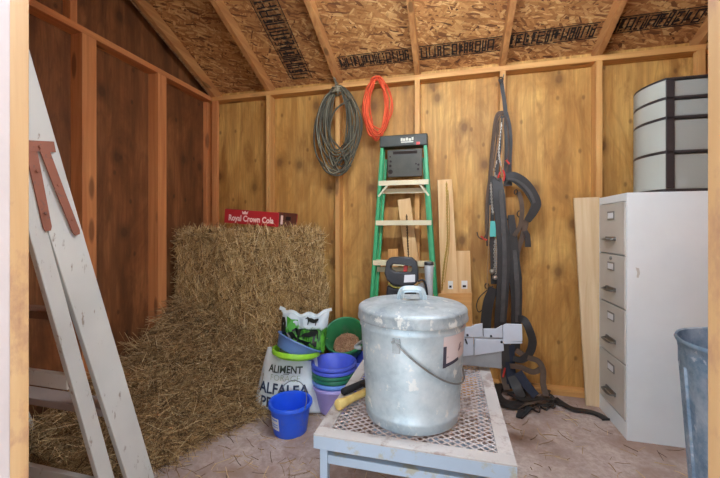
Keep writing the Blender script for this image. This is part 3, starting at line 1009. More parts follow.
mb.prism([(q.x - .006, q.z + .012), (q.x, q.z + .016), (q.x + .008, q.z - .008), (q.x + .006, q.z - .016), (q.x - .002, q.z - .006)], d=0.004, at=YFN - 0.003)
mb.build('slot_lever', M['soft_black'], wg, world=True)
# handle loop, body, tube
YH = 1.83
def h2(lst, Y=YH):
    return [(P(x, y, Y).x, P(x, y, Y).z) for x, y in lst]
outer = h2([(387, 261), (390.5, 257.2), (402, 256.6), (412, 257.5), (417, 261.5), (418.5, 270), (418.5, 281), (413, 285.5), (402, 286), (393, 284.5), (387.5, 280), (385, 273)])
inner = h2([(391.5, 266), (393.5, 263.6), (401, 264.2), (406, 265.2), (411, 265.5), (412.3, 267), (412.5, 269), (411.5, 271.4), (403, 272), (396, 271.6), (392.6, 269.6), (391.3, 267.8)])
mb = MB()
n = len(outer)
vs = [(a, YH - 0.022, b) for a, b in outer] + [(a, YH - 0.022, b) for a, b in inner] + [(a, YH + 0.022, b) for a, b in outer] + [(a, YH + 0.022, b) for a, b in inner]
fs = []
for i in range(n):
    j = (i + 1) % n
    fs += [(i, j, n + j, n + i), (2 * n + i, 3 * n + i, 3 * n + j, 2 * n + j), (i, 2 * n + i, 2 * n + j, j), (n + i, n + j, 3 * n + j, 3 * n + i)]
mb.add(vs, fs)
hd = mb.build('handle', M['black_plastic'], sw, world=True, smooth=True, bevel=0.007, seg=3, angle=60)
mb = MB(); mb.prism(h2([(404, 265.6), (408, 265.8), (407.2, 271.6), (403.4, 271.4)]), d=0.018, at=YH - 0.009)
mb.build('trigger', M['red'], hd, world=True, bevel=0.002)
mb = MB(); mb.prism(h2([(405, 274.5), (415.5, 274), (415.5, 281.3), (404.5, 281.8)]), d=0.003, at=YH - 0.0245)
mb.build('sticker', M['white_label'], hd, world=True)
mb = MB(); mb.tube(smooth_path([P(388, 283, YH - 0.02), P(394, 287.2, YH - 0.02), P(404, 288, YH - 0.02), P(414, 287, YH - 0.02), P(420, 283, YH - 0.02)], 5), 0.004, 8)
mb.build('seam', M['yellow_trim'], hd, world=True)
mb = MB()
mb.prism(h2([(387, 285), (395, 288), (414, 288), (420, 284.5), (424, 292), (425, 300), (428, 340), (384, 340), (386, 300)]), d=0.12, at=YH - 0.01)
mt = mb.build('motor_housing', M['black_plastic'], sw, world=True, bevel=0.01, seg=3)
mb = MB()
mb.prism(h2([(418, 284), (423, 283), (425, 290), (425, 301), (417, 301), (416, 292)], YH - 0.02), d=0.03, at=YH - 0.025)
mb.build('gear_cover', M['saw_mid'], mt, world=True, bevel=0.003)
ql = [P(418, 281.5, YH - 0.03), P(423, 280, YH - 0.03), P(426, 286, YH - 0.03), P(427.5, 298, YH - 0.03), P(428, 310, YH - 0.03)]
MB().tube(smooth_path(ql, 5), 0.005, 8).build('cable', M['soft_black'], mt, world=True, smooth=True)
cx_, cz0 = P(429, 300, YH + 0.02).x, P(429, 300, YH + 0.02).z
mb = MB()
mb.lathe([(0, -0.24), (0.020, -0.24), (0.020, 0.10), (0.022, 0.125), (0.0235, 0.178), (0.021, 0.184), (0, 0.184)], 24, Matrix.Translation((cx_, YH + 0.02, cz0)))
mb.build('dust_tube', M['saw_tube'], sw, world=True, smooth=True, angle=40)
MB().lathe([(0.0225, 0), (0.025, 0.002), (0.025, 0.012), (0.022, 0.016), (0, 0.016)], 24, Matrix.Translation((cx_, YH + 0.02, cz0 + 0.182))).build('tube_cap', M['black_plastic'], sw, world=True, smooth=True)

# ------------------------------------------------------------------ tools on the table at left of the can
M['handle_wood'] = lumber('pale_hickory', S(240, 214, 138), S(220, 184, 104), 'x', 0.45, knots=False)
ZT = TZ + 0.024
a, b = PZ(337, 405.5, ZT), PZ(366.5, 391.5, ZT)
dv = (b - a)
hx = T('hatchet', 'hatchet whose pale yellow wooden handle sticks out beside the can', 'hatchet', (a.x, a.y, ZT))
ln = dv.length
far = a + dv * 1.62
pts = [a + (far - a) * t for t in (0, 0.015, 0.06, 0.14, 0.3, 0.5, 0.75, 1.0)]
mb = MB().tube(pts, [0.014, 0.0205, 0.022, 0.018, 0.0155, 0.0155, 0.0165, 0.016], 14)
mb.build('handle', M['handle_wood'], hx, world=True, smooth=True, angle=50)
dn = (far - a).normalized(); sdv = Vector((-dn.y, dn.x, 0))
mb = MB()
poly = [(-0.03, -0.012), (0.03, -0.012), (0.045, 0.085), (-0.05, 0.085)]
ctr = far - dn * 0.03
q = [ctr + dn * u + sdv * (w) for u, w in poly]
th = (0.015, 0.015, 0.002, 0.002)
mb.hexa([(p.x, p.y, p.z - t) for p, t in zip(q, th)], [(p.x, p.y, p.z + t) for p, t in zip(q, th)])
mb.build('blade', M['dark_metal'], hx, world=True, bevel=0.002)
a2, b2 = PZ(342.5, 392, TZ + 0.018), PZ(368, 381, TZ + 0.018)
bk = T('hand_tool', 'hand tool with a thick black grip lying behind the pale hatchet handle', 'tool', (a2.x, a2.y, TZ + 0.018))
far2 = a2 + (b2 - a2) * 1.35
mb = MB().tube([a2 + (far2 - a2) * t for t in (0, 0.02, 0.3, 0.6, 0.78)], [0.011, 0.015, 0.015, 0.014, 0.013], 14)
mb.build('grip', M['soft_black'], bk, world=True, smooth=True, angle=50)
mb = MB().tube([a2 + (far2 - a2) * t for t in (0.75, 1.0)], 0.010, 10)
mb.build('shank', M['dark_metal'], bk, world=True, smooth=True)

# ------------------------------------------------------------------ buckets, tubs and feed bags
def plastic(name, c, rough=0.4, var=0.1):
    k = NT(name, rough)
    n = k.noise(k.rnd(k.coords((5, 5, 5))), 1.0, 5, 0.6)
    col = k.ramp(n, [(0.35, tuple(x * (1 - var) for x in c[:3]) + (1,)), (0.65, c)])
    dn = k.noise(k.rnd(k.coords((12, 12, 12)), 3), 1.0, 6, 0.7)
    col = k.mix(k.ramp(dn, [(0.56, W0), (0.75, (0.3, 0.3, 0.3, 1))]), col, S(150, 136, 120))
    k.color(col)
    return k.m
M['blue'] = plastic('blue_bucket_plastic', S(42, 100, 240), var=0.15)
M['blue2'] = plastic('violet_blue_plastic', S(86, 106, 226), var=0.15)
M['ltblue'] = plastic('light_blue_plastic', S(116, 160, 236))
M['lav'] = plastic('lavender_plastic', S(180, 166, 226))
M['green'] = plastic('dark_green_plastic', S(44, 126, 96), var=0.25)
M['green2'] = plastic('green_tub_plastic', S(58, 140, 88), var=0.25)
M['lime'] = plastic('lime_plastic', S(156, 220, 56))
M['slate'] = plastic('slate_blue_plastic', S(104, 138, 196))

def bucket_mesh(rt, rb, h, lip=0.022, th=0.004, seg=48, wob=None):
    return MB().lathe([(0, 0.004), (rb * 0.9, 0.004), (rb, 0), (rb + 0.002, 0.004), (rt - 0.003, h - lip), (rt + 0.005, h - lip), (rt + 0.008, h - lip + 0.003), (rt + 0.008, h - 0.004), (rt + 0.005, h),
                       (rt - 0.002, h), (rt - th - 0.003, h - 0.004), (rb - th, 0.010), (0, 0.010)], seg, wob=wob)
bc = T('bucket', 'bright blue bucket with wire bail standing alone on the floor before the white feed bag', 'bucket', (-0.895, 1.865, 0.0))
bd = bucket_mesh(0.118, 0.093, 0.172).build('body', M['blue'], bc, smooth=True, angle=40)
pts = []
for i in range(25):
    t = i / 24
    an = math.radians(-42) + 0
    c, s = math.cos(PI * t), math.sin(PI * t)
    p = Vector((c * 0.128, 0, 0.160)) + Vector((0, 0.45, 0.78)).normalized() * (s * 0.118)
    pts.append(Matrix.Rotation(math.radians(-28), 4, 'Z') @ p)
MB().tube(pts, 0.0024, 8).build('bail', M['wire'], bc, smooth=True)
mb = MB()
for i in range(9):
    a_ = math.radians(-100 - 38 * i / 8)
    for z in (0.045, 0.115):
        r = 0.0955 + (0.118 - 0.0955) * z / 0.16 + 0.0015
        mb.v.append((r * math.cos(a_), r * math.sin(a_), z))
for i in range(8):
    mb.f.append((2 * i, 2 * i + 2, 2 * i + 3, 2 * i + 1))
st = mb.build('sticker', M['white_label'], bd)
mb = MB()
for z0, z1 in ((0.098, 0.108), (0.06, 0.066), (0.074, 0.08)):
    n0 = len(mb.v)
    for i in range(7):
        a_ = math.radians(-104 - 28 * i / 6)
        for z in (z0, z1):
            r = 0.0955 + (0.118 - 0.0955) * z / 0.16 + 0.0024
            mb.v.append((r * math.cos(a_), r * math.sin(a_), z))
    for i in range(6):
        mb.f.append((n0 + 2 * i, n0 + 2 * i + 2, n0 + 2 * i + 3, n0 + 2 * i + 1))
mb.build('sticker_print', M['ltblue'], st)

GB = 'nested buckets beside the table'
SX, SY = -0.722, 2.14
for lab, mt, top, rt, wob in (('lavender plastic bucket on the floor, lowest of the nested stack beside the table', 'lav', 0.178, 0.131, None),
                         ('light blue plastic bucket nested directly above the lavender one', 'ltblue', 0.210, 0.133, None),
                         ('lower dark green bucket of the nested stack, resting in the light blue one', 'green', 0.238, 0.134, lambda a, z: 0.012 * math.sin(5 * a + 1) * (1 if z > 0.12 else 0)),
                         ('upper dark green bucket of the nested stack, right below the blue ones', 'green', 0.263, 0.135, lambda a, z: 0.014 * math.sin(4 * a + 2) * (1 if z > 0.12 else 0)),
                         ('violet blue bucket nested in the stack just under its topmost bucket', 'blue2', 0.288, 0.136, None),
                         ('violet blue bucket at the top of the nested stack, open and empty', 'blue2', 0.316, 0.138, None)):
    o = bucket_mesh(rt, 0.092, 0.172, wob=wob).build('bucket', M[mt], smooth=True, angle=40)
    o.location = (SX, SY, top - 0.172 + 0.001)
    tag(o, lab, 'bucket', GB)
o = bucket_mesh(0.125, 0.095, 0.24).build('bucket', M['blue2'], smooth=True, angle=40)
o.location = (-0.64, 2.44, 0.001)
tag(o, 'blue bucket on the floor by the wall, mostly hidden under the tilted green tub', 'bucket')
gt = T('tub', 'green plastic tub tipped towards the doorway behind the nested buckets, brown feed inside', 'tub', (-0.748, 2.53, 0.272), (math.radians(40), math.radians(4), 0))
bucket_mesh(0.148, 0.112, 0.17, lip=0.03).build('body', M['green2'], gt, smooth=True, angle=40)
M['feed'] = straw('brown_feed_crumbs', [(0, S(150, 104, 76)), (0.5, S(186, 138, 104)), (1, S(206, 164, 130))])
mb = MB()
prof = [(0, 0.045)] + [(0.098 * i / 5, 0.045 - 0.002 * i) for i in range(1, 6)] + [(0.105, 0.012), (0, 0.012)]
mb.lathe(prof, 30)
m_ = 900
rr_, aa_ = 0.094 * np.sqrt(rng.uniform(0, 1, m_)), rng.uniform(0, 2 * PI, m_)
add_strands(mb, np.stack([rr_ * np.cos(aa_), rr_ * np.sin(aa_), 0.046 - 0.06 * rr_], 1), rng.normal(size=(m_, 3)) * np.array([1, 1, .4]), rng.uniform(0.006, 0.03, m_), 0.002, 0.2)
fd = mb.build('feed', M['feed'])
fd.location, fd.rotation_euler = gt.location, gt.rotation_euler
tag(fd, 'brown crumbled feed lying in the tilted green tub', 'feed', kind='stuff')

# feed bags
def bag_surface(w0, w1, h, th, lean, front=True, crease=0.006, seed=0, topfn=None):
    def f(u, v):
        w = w0 + (w1 - w0) * v
        e = max(0.0, 1 - abs(u) ** 2.6)
        g = max(0.0, 1 - abs(2 * v - 1) ** 4)
        t = th * (e ** 0.55) * (0.25 + 0.75 * g ** 0.5)
        x = u * w
        z = h * v
        if topfn: z = z + topfn(u) * max(0, (v - 0.6) / 0.4)
        n = mnoise.noise(Vector((x * 14 + seed, z * 14, seed))) * crease + mnoise.noise(Vector((x * 34, z * 22 + seed, 1))) * crease * 0.5
        y = lean * v + (-1 if front else 1) * t + n * (0.3 + e)
        return Vector((x, y, z))
    return f
def bag_mesh(ff, fb, n=30):
    mb = MB()
    for f in (ff, fb):
        n0 = len(mb.v)
        for j in range(n + 1):
            for i in range(n + 1):
                mb.v.append(tuple(f(-1 + 2 * i / n, j / n)))
        for j in range(n):
            for i in range(n):
                q = n0 + j * (n + 1) + i
                mb.f.append((q, q + 1, q + n + 2, q + n + 1))
    k = (n + 1) ** 2
    ring = [i for i in range(n + 1)] + [(j + 1) * (n + 1) - 1 for j in range(1, n + 1)] + [n * (n + 1) + i for i in range(n - 1, -1, -1)] + [j * (n + 1) for j in range(n - 1, 0, -1)]
    for a, b in zip(ring, ring[1:] + ring[:1]):
        mb.f.append((a, b, b + k, a + k))
    return mb
def wrap(mb, vs, fs, f, w0, w1, h, cu, cv, off=0.004, rot=0.0):
    """lay flat outlines (metres, about 0, 0) on a bag face at u, v"""
    out = []
    c, s = math.cos(rot), math.sin(rot)
    for p in vs:
        x, y = p[0] * c - p[1] * s, p[0] * s + p[1] * c
        v = cv + y / h
        w = w0 + (w1 - w0) * v
        q = f(max(-1, min(1, cu + x / w)), max(0, min(1, v)))
        out.append((q.x, q.y - off, q.z))
    mb.add(out, fs)
M['bag_white'] = plain('woven_white_bag', S(226, 234, 234), 0.55, var=0.06, bump=0.2)
M['navy'] = plain('navy_print', S(48, 62, 88), 0.6)
M['dkolive'] = plain('dark_green_print', S(50, 62, 50), 0.6)
M['olive'] = plain('olive_print', S(128, 148, 96), 0.6)
M['bag_green'] = None
b1 = T('feed_bag', 'white alfalfa feed bag with dark blue lettering slumped against the hay on the floor', 'feed bag', (-1.018, 2.075, 0.0), (0, 0, math.radians(4)))
bw0, bw1, bh = 0.236, 0.172, 0.365
ff, fb = bag_surface(bw0, bw1, bh, 0.105, 0.075, True, 0.008, 1.0), bag_surface(bw0, bw1, bh, 0.09, 0.075, False, 0.008, 2.0)
bs = bag_mesh(ff, fb).build('sack', M['bag_white'], b1, smooth=True, angle=70)
for s, size, mtn, cu, cv, bold, sx in (('ALIMENT', 0.058, 'dkolive', 0.02, 0.745, 0.0015, 0.95), ('FORAGE', 0.050, 'olive', 0.04, 0.61, -0.0012, 1.05),
                                   ('ALFALFA', 0.086, 'navy', -0.02, 0.425, 0.002, 0.98), ('PELLETS', 0.086, 'navy', -0.02, 0.20, 0.002, 0.98)):
    vs, fs = text_mesh(s, size, 3, 0, bold, sx)
    mb = MB()
    wrap(mb, vs, fs, ff, bw0, bw1, bh, cu, cv, 0.005)
    mb.build('lettering', M[mtn], bs)
mb = MB()
for i in range(5):
    x = -0.016 + 0.008 * i
    wrap(mb, [(x, -.002), (x + .005, -.002), (x + .005, .003), (x, .003)], [(0, 1, 2, 3)], ff, bw0, bw1, bh, 0.06, 0.678, 0.005)
mb.build('lettering', M['dkolive'], bs)

lt = T('tub', 'shallow lime green tub resting on top of the white feed bag', 'tub', (-0.967, 2.095, 0.343), (math.radians(-7), math.radians(3), 0))
bucket_mesh(0.148, 0.13, 0.045, lip=0.03).build('body', M['lime'], lt, smooth=True, angle=40)
bt = T('tub', 'slate blue tub tilted inside the lime green tub', 'tub', (-0.975, 2.09, 0.362), (math.radians(-20), math.radians(21), 0))
bucket_mesh(0.149, 0.122, 0.082, lip=0.010).build('body', M['slate'], bt, smooth=True, angle=40)

b2 = T('feed_bag', 'green and black feed bag with cattle silhouettes standing in the slate blue tub', 'feed bag', (-0.940, 2.130, 0.362), (math.radians(-4), 0, math.radians(2)))
gw0, gw1, gh = 0.15, 0.166, 0.235
tf = lambda u: 0.030 * (abs(u) ** 2) - 0.012 + 0.010 * math.sin(u * 9)
gf, gb = bag_surface(gw0, gw1, gh, 0.055, 0.05, True, 0.014, 5.0, tf), bag_surface(gw0, gw1, gh, 0.05, 0.05, False, 0.012, 6.0, tf)
def bagprint():
    k = NT('green_field_print', 0.45)
    v = k.coords((1, 1, 1))
    sp = k.n('ShaderNodeSeparateXYZ'); k.l(v, sp.inputs[0])
    n = k.noise(v, 16, 5, 0.65)
    h = k.math('ADD', sp.outputs[2], k.math('MULTIPLY', k.math('SUBTRACT', n, 0.5), 0.10))
    grass = k.ramp(k.noise(k.coords((60, 60, 18)), 1.0, 4, 0.6), [(0.4, S(28, 88, 30)), (0.6, S(92, 168, 48))])
    col = k.mix(k.ramp(h, [(0.15, W0), (0.165, W1)]), grass, S(196, 208, 212))
    k.color(col)
    return k.m
M['bag_green'] = bagprint()
M['bag_black'] = plain('black_bag_print', S(20, 26, 20), 0.4)
M['leaf'] = plain('bright_green_print', S(70, 160, 50), 0.45)
gs = bag_mesh(gf, gb).build('sack', M['bag_green'], b2, smooth=True, angle=70)
cow = [(-.046, .018), (-.060, .026), (-.066, .020), (-.078, .012), (-.076, .004), (-.060, .008), (-.054, -.004), (-.048, -.012), (-.046, -.042), (-.038, -.042), (-.036, -.014), (.012, -.016), (.030, -.012), (.032, -.042), (.040, -.042), (.042, -.010), (.048, .0), (.052, -.022), (.056, -.022), (.054, .012), (.046, .022), (.010, .020), (-.020, .024)]
for cu, cv, sc_ in ((0.26, 0.52, 1.35), (0.44, 0.88, 0.68)):
    mb = MB()
    wrap(mb, [(x * sc_, y * sc_) for x, y in cow], [tuple(range(len(cow)))], gf, gw0, gw1, gh, cu, cv, 0.008)
    mb.build('cattle_print', M['bag_black'], gs)
for poly, mtn in (([(-.16, .085), (-.13, .095), (-.112, .06), (-.105, .01), (-.07, -.02), (-.06, -.05), (-.12, -.06), (-.15, -.02)], 'bag_black'), ([(-.115, .10), (-.075, .085), (-.035, .10), (-.02, .05), (-.04, .02), (-.07, .0), (-.10, .04)], 'leaf'),
                  ([(-.10, .0), (-.06, .012), (-.02, -.028), (.05, -.045), (.11, -.04), (.11, -.075), (-.02, -.08), (-.09, -.05)], 'bag_black')):
    mb = MB()
    wrap(mb, poly, [tuple(range(len(poly)))], gf, gw0, gw1, gh, 0, 0.5, 0.006)
    mb.build('printed_patch', M[mtn], gs)
mb = MB()
pts = [gf(-1 + 2 * i / 24, 1) + Vector((0, -0.003, 0.004)) for i in range(25)]
mb.strap(pts, 0.026, 0.004, (0, -1, 0))
mb.strap([pts[0] + Vector((0.02, -.004, 0)), pts[0] + Vector((-0.02, -.004, 0.014))], 0.024, 0.004)
mb.strap([pts[-1] + Vector((-0.02, -.004, 0)), pts[-1] + Vector((0.018, -.004, 0.012))], 0.02, 0.004)
mb.build('open_edge', M['bag_white'], gs)

# ------------------------------------------------------------------ green stepladder against the back wall
M['fibre'] = painted('green_fibreglass', S(62, 172, 112), S(120, 170, 150), 0.66, 0.45, (18, 18, 18))
M['cap_black'] = plain('ladder_cap_plastic', S(50, 52, 44), 0.5, var=0.2)
M['tray'] = plain('ladder_tray_plastic', S(62, 60, 48), 0.5, var=0.2)
M['tread'] = painted('paint_spotted_aluminium', S(222, 212, 176), S(150, 140, 120), 0.62, 0.5, (22, 22, 22))
M['lad_label'] = plain('pale_label', S(206, 206, 190), 0.5)
gl = T('stepladder', 'folded green stepladder with black cap leaning upright against the back wall', 'ladder', (-0.335, 2.5, 0))
def gy(z): return 2.52 + 0.115 * z / 1.8                  # leans a little
def gxl(z): return -0.505 - 0.068 * (1.84 - z) / 1.15
def gxr(z): return -0.166 + 0.082 * (1.84 - z) / 1.15
zt = 1.80
for gx, s in ((gxl, 1), (gxr, -1)):
    mb = MB()
    for (u0, u1, y0, y1) in ((0, 0.006, -0.035, 0.035), (0, 0.026, -0.035, -0.029), (0, 0.026, 0.029, 0.035)):
        a = [(gx(0) + s * u, gy(0) + y, 0.0) for u, y in ((u0, y0), (u1, y0), (u1, y1), (u0, y1))]
        b = [(gx(zt) + s * u, gy(zt) + y, zt) for u, y in ((u0, y0), (u1, y0), (u1, y1), (u0, y1))]
        mb.hexa(a, b)
    rl = mb.build('front_rail', M['fibre'], gl, world=True)
    mb = MB()
    a = [(gx(0) + s * u, gy(0) + y, 0.03) for u, y in ((0.028, 0.04), (0.046, 0.04), (0.046, 0.07), (0.028, 0.07))]
    b = [(gx(1.7) + s * u, gy(1.7) + y, 1.7) for u, y in ((0.028, 0.04), (0.046, 0.04), (0.046, 0.07), (0.028, 0.07))]
    mb.hexa(a, b)
    mb.build('rear_rail', M['fibre'], gl, world=True)
    MB().box(gx(0) - 0.005 if s > 0 else gx(0) - 0.03, gx(0) + 0.03 if s > 0 else gx(0) + 0.005, gy(0) - 0.04, gy(0) + 0.04, 0.0, 0.05).build('rubber_foot', M['soft_black'], rl, world=True, bevel=0.003)
MB().box(-0.513, -0.158, gy(1.8) - 0.05, gy(1.8) + 0.05, 1.775, 1.862).build('top_cap', M['cap_black'], gl, world=True, bevel=0.008)
cap = [c for c in gl.children if c.name.startswith('top_cap')][0]
yc = gy(1.8) - 0.0515
mb = MB()
for x0, x1, z0, z1 in ((-0.352, -0.338, 1.812, 1.835), (-0.335, -0.318, 1.812, 1.832), (-0.314, -0.298, 1.814, 1.836), (-0.294, -0.276, 1.812, 1.830), (-0.272, -0.258, 1.815, 1.838), (-0.350, -0.26, 1.800, 1.808)):
    mb.box(x0, x1, yc - 0.001, yc + 0.001, z0, z1)
mb.build('faded_label', M['lad_label'], cap, world=True)
MB().box(-0.238, -0.212, yc - 0.0012, yc + 0.001, 1.780, 1.800).build('red_sticker', M['red'], cap, world=True)
# black tray folded below the cap, its holes drawn as flat dark patches
YT = gy(1.66) - 0.046
MB().box(-0.452, -0.195, YT, YT + 0.02, 1.548, 1.752).build('tool_tray', M['tray'], gl, world=True, bevel=0.005)
tray = [c for c in gl.children if c.name.startswith('tool_tray')][0]
mb = MB()
def disc(mb, x, z, r, y, d=0.001, n=16):
    mb.prism([(x + r * math.cos(2 * PI * i / n), z + r * math.sin(2 * PI * i / n)) for i in range(n)], d=d, at=y - d)
mb.box(-0.41, -0.23, YT - 0.0012, YT, 1.716, 1.737)
for x, z, r in ((-0.427, 1.665, .008), (-0.43, 1.632, .010), (-0.428, 1.588, .017), (-0.222, 1.632, .008), (-0.225, 1.60, .008), (-0.24, 1.64, .006), (-0.43, 1.70, .006)):
    disc(mb, x, z, r, YT, 0.0012)
mb.build('tray_hole', M['dark_hole'], tray, world=True)
for zz, yo, nm in ((1.505, -0.042, 'step'), (1.208, -0.042, 'step'), (0.912, -0.042, 'step'), (0.615, -0.042, 'step'), (0.315, -0.042, 'step'), (1.452, 0.045, 'rear_bar'), (0.856, 0.045, 'rear_bar'), (0.26, 0.045, 'rear_bar')):
    xl, xr = gxl(zz) + 0.007, gxr(zz) - 0.007
    y = gy(zz)
    if nm == 'step':
        so = MB().box(xl, xr, y - 0.038, y + 0.036, zz + 0.012, zz + 0.018).box(xl, xr, y - 0.041, y - 0.036, zz - 0.018, zz + 0.018).box(xl, xr, y + 0.030, y + 0.034, zz - 0.006, zz + 0.014).build('step', M['tread'], gl, world=True, bevel=0.001)
    else:
        MB().box(xl + 0.02, xr - 0.02, y + 0.036, y + 0.042, zz - 0.019, zz + 0.019).build('rear_bar', M['tread'], gl, world=True, bevel=0.001)
mb = MB()
for s, gx in ((1, gxl), (-1, gxr)):
    mb.strap([(gx(1.5) + s * 0.075, gy(1.5) - 0.03, 1.493), (gx(1.41) + s * 0.012, gy(1.41) - 0.036, 1.405)], 0.013, 0.003)
mb.build('step_brace', M['tread'], gl, world=True)

# ------------------------------------------------------------------ boards leaning on the back wall
def board(name, label, pxs, Yb, Yt, th, mat, cat='board', z0=0.001, group=None, kids=()):
    """board leaning on the wall: its face outline from four photo corners (top left, top right) and the foot carried down to the floor"""
    (xa, ya), (xb, yb), (xc, yc_), (xd, yd) = pxs
    tl, tr = P(xa, ya, Yt), P(xb, yb, Yt)
    br, bl = P(xc, yc_, Yt), P(xd, yd, Yt)
    def down(t, b):
        k = (z0 - t.z) / (b.z - t.z)
        return t.x + (b.x - t.x) * k
    bxl, bxr = down(tl, bl), down(tr, br)
    r = T(name, label, cat, ((bxl + bxr) / 2, Yb, 0), group=group)
    a = [(bxl, Yb, z0), (bxr, Yb, z0), (bxr, Yb + th, z0), (bxl, Yb + th, z0)]
    b = [(tl.x, Yt, tl.z), (tr.x, Yt, tr.z), (tr.x, Yt + th, tr.z), (tl.x, Yt + th, tl.z)]
    MB().hexa(a, b).build('plank', mat, r, world=True, bevel=0.002)
    return r
wp = M['pale_z']
bA = board('board', 'tall narrow pale board with a thin chain hanging down it, right of the green stepladder', ((437.5, 180), (452, 179), (458, 290), (441, 290)), 2.60, 2.66, 0.02, wp)
bB = board('board', 'short pale board standing just right of the tall chained board', ((453.5, 251), (470, 251), (471.5, 295), (455.5, 295)), 2.615, 2.655, 0.02, wp)
bC = board('board', 'low wide reddish board standing in front of the two pale boards by the ladder', ((432, 294), (472, 293), (472, 325), (432, 325)), 2.55, 2.60, 0.022, M['stud_x'])
bD = board('board', 'narrow board leaning askew behind the rungs of the green stepladder', ((397.5, 200), (410, 198), (418.5, 258), (405, 259)), 2.655, 2.665, 0.018, wp, z0=0.45)
bD2 = board('board', 'short board behind the foot of the green stepladder, top just above the saw handle', ((388, 249), (398, 249), (398, 300), (388, 300)), 2.66, 2.675, 0.018, M['stud_z'])
M['tag'] = plain('white_tag', S(226, 224, 218), 0.5, var=0.04)
M['gold'] = plain('dull_brass_chain', S(176, 142, 40), 0.4, 0.6)
M['chain_dark'] = plain('dark_chain', S(70, 52, 32), 0.5, 0.6)
def chain(mb, pts, r=0.006, w=0.0016):
    pts = [Vector(p) for p in pts]
    acc, last, flip = 0.0, pts[0], False
    L = r * 1.7
    seq = []
    for a, b in zip(pts, pts[1:]):
        seg = (b - a).length
        k = 0.0
        while acc + (seg - k) >= L:
            k += L - acc
            acc = 0.0
            seq.append((a + (b - a) * (k / seg), (b - a).normalized()))
        acc += seg - k
    for c, t in seq:
        s = t.cross(Vector((0, -1, 0))).normalized()
        n = t.cross(s)
        u = s if flip else n
        flip = not flip
        ring = [c + t * (r * 1.25 * math.cos(2 * PI * i / 10)) + u * (r * 0.75 * math.sin(2 * PI * i / 10)) for i in range(10)]
        mb.tube(ring, w, 5, closed=True)
def facey(z, Yb, Yt, zt): return Yb + (Yt - Yb) * z / zt
fa = lambda x, y: Vector((P(x, y, 2.64).x, facey(P(x, y, 2.64).z, 2.60, 2.66, 1.52) - 0.006, P(x, y, 2.64).z))
mb = MB(); chain(mb, smooth_path([fa(446.5, 181), fa(447, 200), fa(447.5, 225), fa(447, 245), fa(443.5, 270), fa(442, 290)], 6), 0.007, 0.002)
mb.build('chain', M['gold'], bA, world=True, smooth=True)
mb = MB(); mb.tube(smooth_path([fa(448, 190), fa(449.5, 215), fa(449, 245), fa(447, 262), fa(444.5, 282)], 6), 0.0025, 6)
mb.build('cord', M['gold'], bA, world=True, smooth=True)
mb = MB()
for bb, (x0, x1, y0, y1), Yb, Yt, zz in ((bA, (448, 453, 281, 289), 2.60, 2.66, 1.52), (bB, (461.5, 467.5, 281, 289), 2.615, 2.655, 1.01)):
    mb = MB()
    q = [P(x0, y1, 2.63), P(x1, y1, 2.63), P(x1, y0, 2.63), P(x0, y0, 2.63)]
    mb.hexa([(p.x, facey(p.z, Yb, Yt, zz) - 0.0035, p.z) for p in q], [(p.x, facey(p.z, Yb, Yt, zz) - 0.0005, p.z) for p in q])
    tg = mb.build('tag', M['tag'], bb, world=True)
    mb = MB()
    q2 = [P(x0 + 1.2, y1 - 1.4, 2.63), P(x1 - 1.4, y1 - 1.4, 2.63), P(x1 - 1.4, y1 - 3.6, 2.63), P(x0 + 1.2, y1 - 3.6, 2.63)]
    mb.hexa([(p.x, facey(p.z, Yb, Yt, zz) - 0.0045, p.z) for p in q2], [(p.x, facey(p.z, Yb, Yt, zz) - 0.003, p.z) for p in q2])
    mb.build('tag_print', M['screw'], tg, world=True)
fd_ = lambda x, y: Vector((P(x, y, 2.655).x, 2.652, P(x, y, 2.655).z))
mb = MB(); chain(mb, [fd_(406.5, 214), fd_(407.5, 235), fd_(408.5, 257)], 0.006, 0.002)
mb.build('chain', M['chain_dark'], bD, world=True, smooth=True)

pl = board('plank', 'wide pale plank leaning on the back wall beside the filing cabinet', ((574, 198), (600, 197), (598, 410), (583, 408)), 2.60, 2.665, 0.02, lumber('grey_pale_plank', S(230, 208, 172), S(206, 174, 132), 'z'), 'plank')

# ------------------------------------------------------------------ coils on the plate
M['cable'] = plain('grey_black_cable', S(78, 74, 60), 0.75, var=0.35, scale=40)
M['rope'] = plain('grey_rope', S(130, 122, 100), 0.8, var=0.2)
M['orange'] = plain('orange_cord', S(226, 84, 44), 0.7, var=0.15)
M['steel'] = plain('steel_hook', S(140, 136, 128), 0.4, 0.8)
def coil(ctr, rx, rz, n, r, jx, seed, pinch=0.35, tail=None, yj=0.02):
    rr = random.Random(seed)
    pts = []
    N_ = 40
    for k in range(n):
        ax, az = rx * rr.uniform(1 - jx, 1 + jx * 0.5), rz * rr.uniform(1 - jx * 0.45, 1 + jx * 0.25)
        ox, sk, oy = rr.uniform(-jx, jx) * rx * 0.35, rr.uniform(-.25, .25), rr.uniform(-yj, yj)
        for i in range(N_):
            t = i / N_
            a = PI / 2 + 2 * PI * t
            s, c = math.sin(a), math.cos(a)
            w = 1 - pinch * max(0, s) ** 2                   # drawn together where it hangs
            pts.append((ctr[0] + ox * (1 - s) * .5 + ax * c * w + sk * rx * 0.25 * math.sin(2 * a), ctr[1] + oy * (1 - 0.6 * max(0, s)) + 0.008 * math.sin(3 * a + k), ctr[2] + rz + az * (s - 1) + 0.012 * math.sin(5 * a + k * 1.7)))
    return pts
def coil_mesh(pts, r, per=40):
    mb = MB()
    for i in range(0, len(pts), per):
        mb.tube(smooth_path(pts[i:i + per + 1], 2), r, 6)
    return mb
M['cable_coil'] = straw('grey_black_cable_turns', [(0, S(46, 44, 36)), (0.5, S(84, 80, 64)), (1, S(136, 128, 104))])
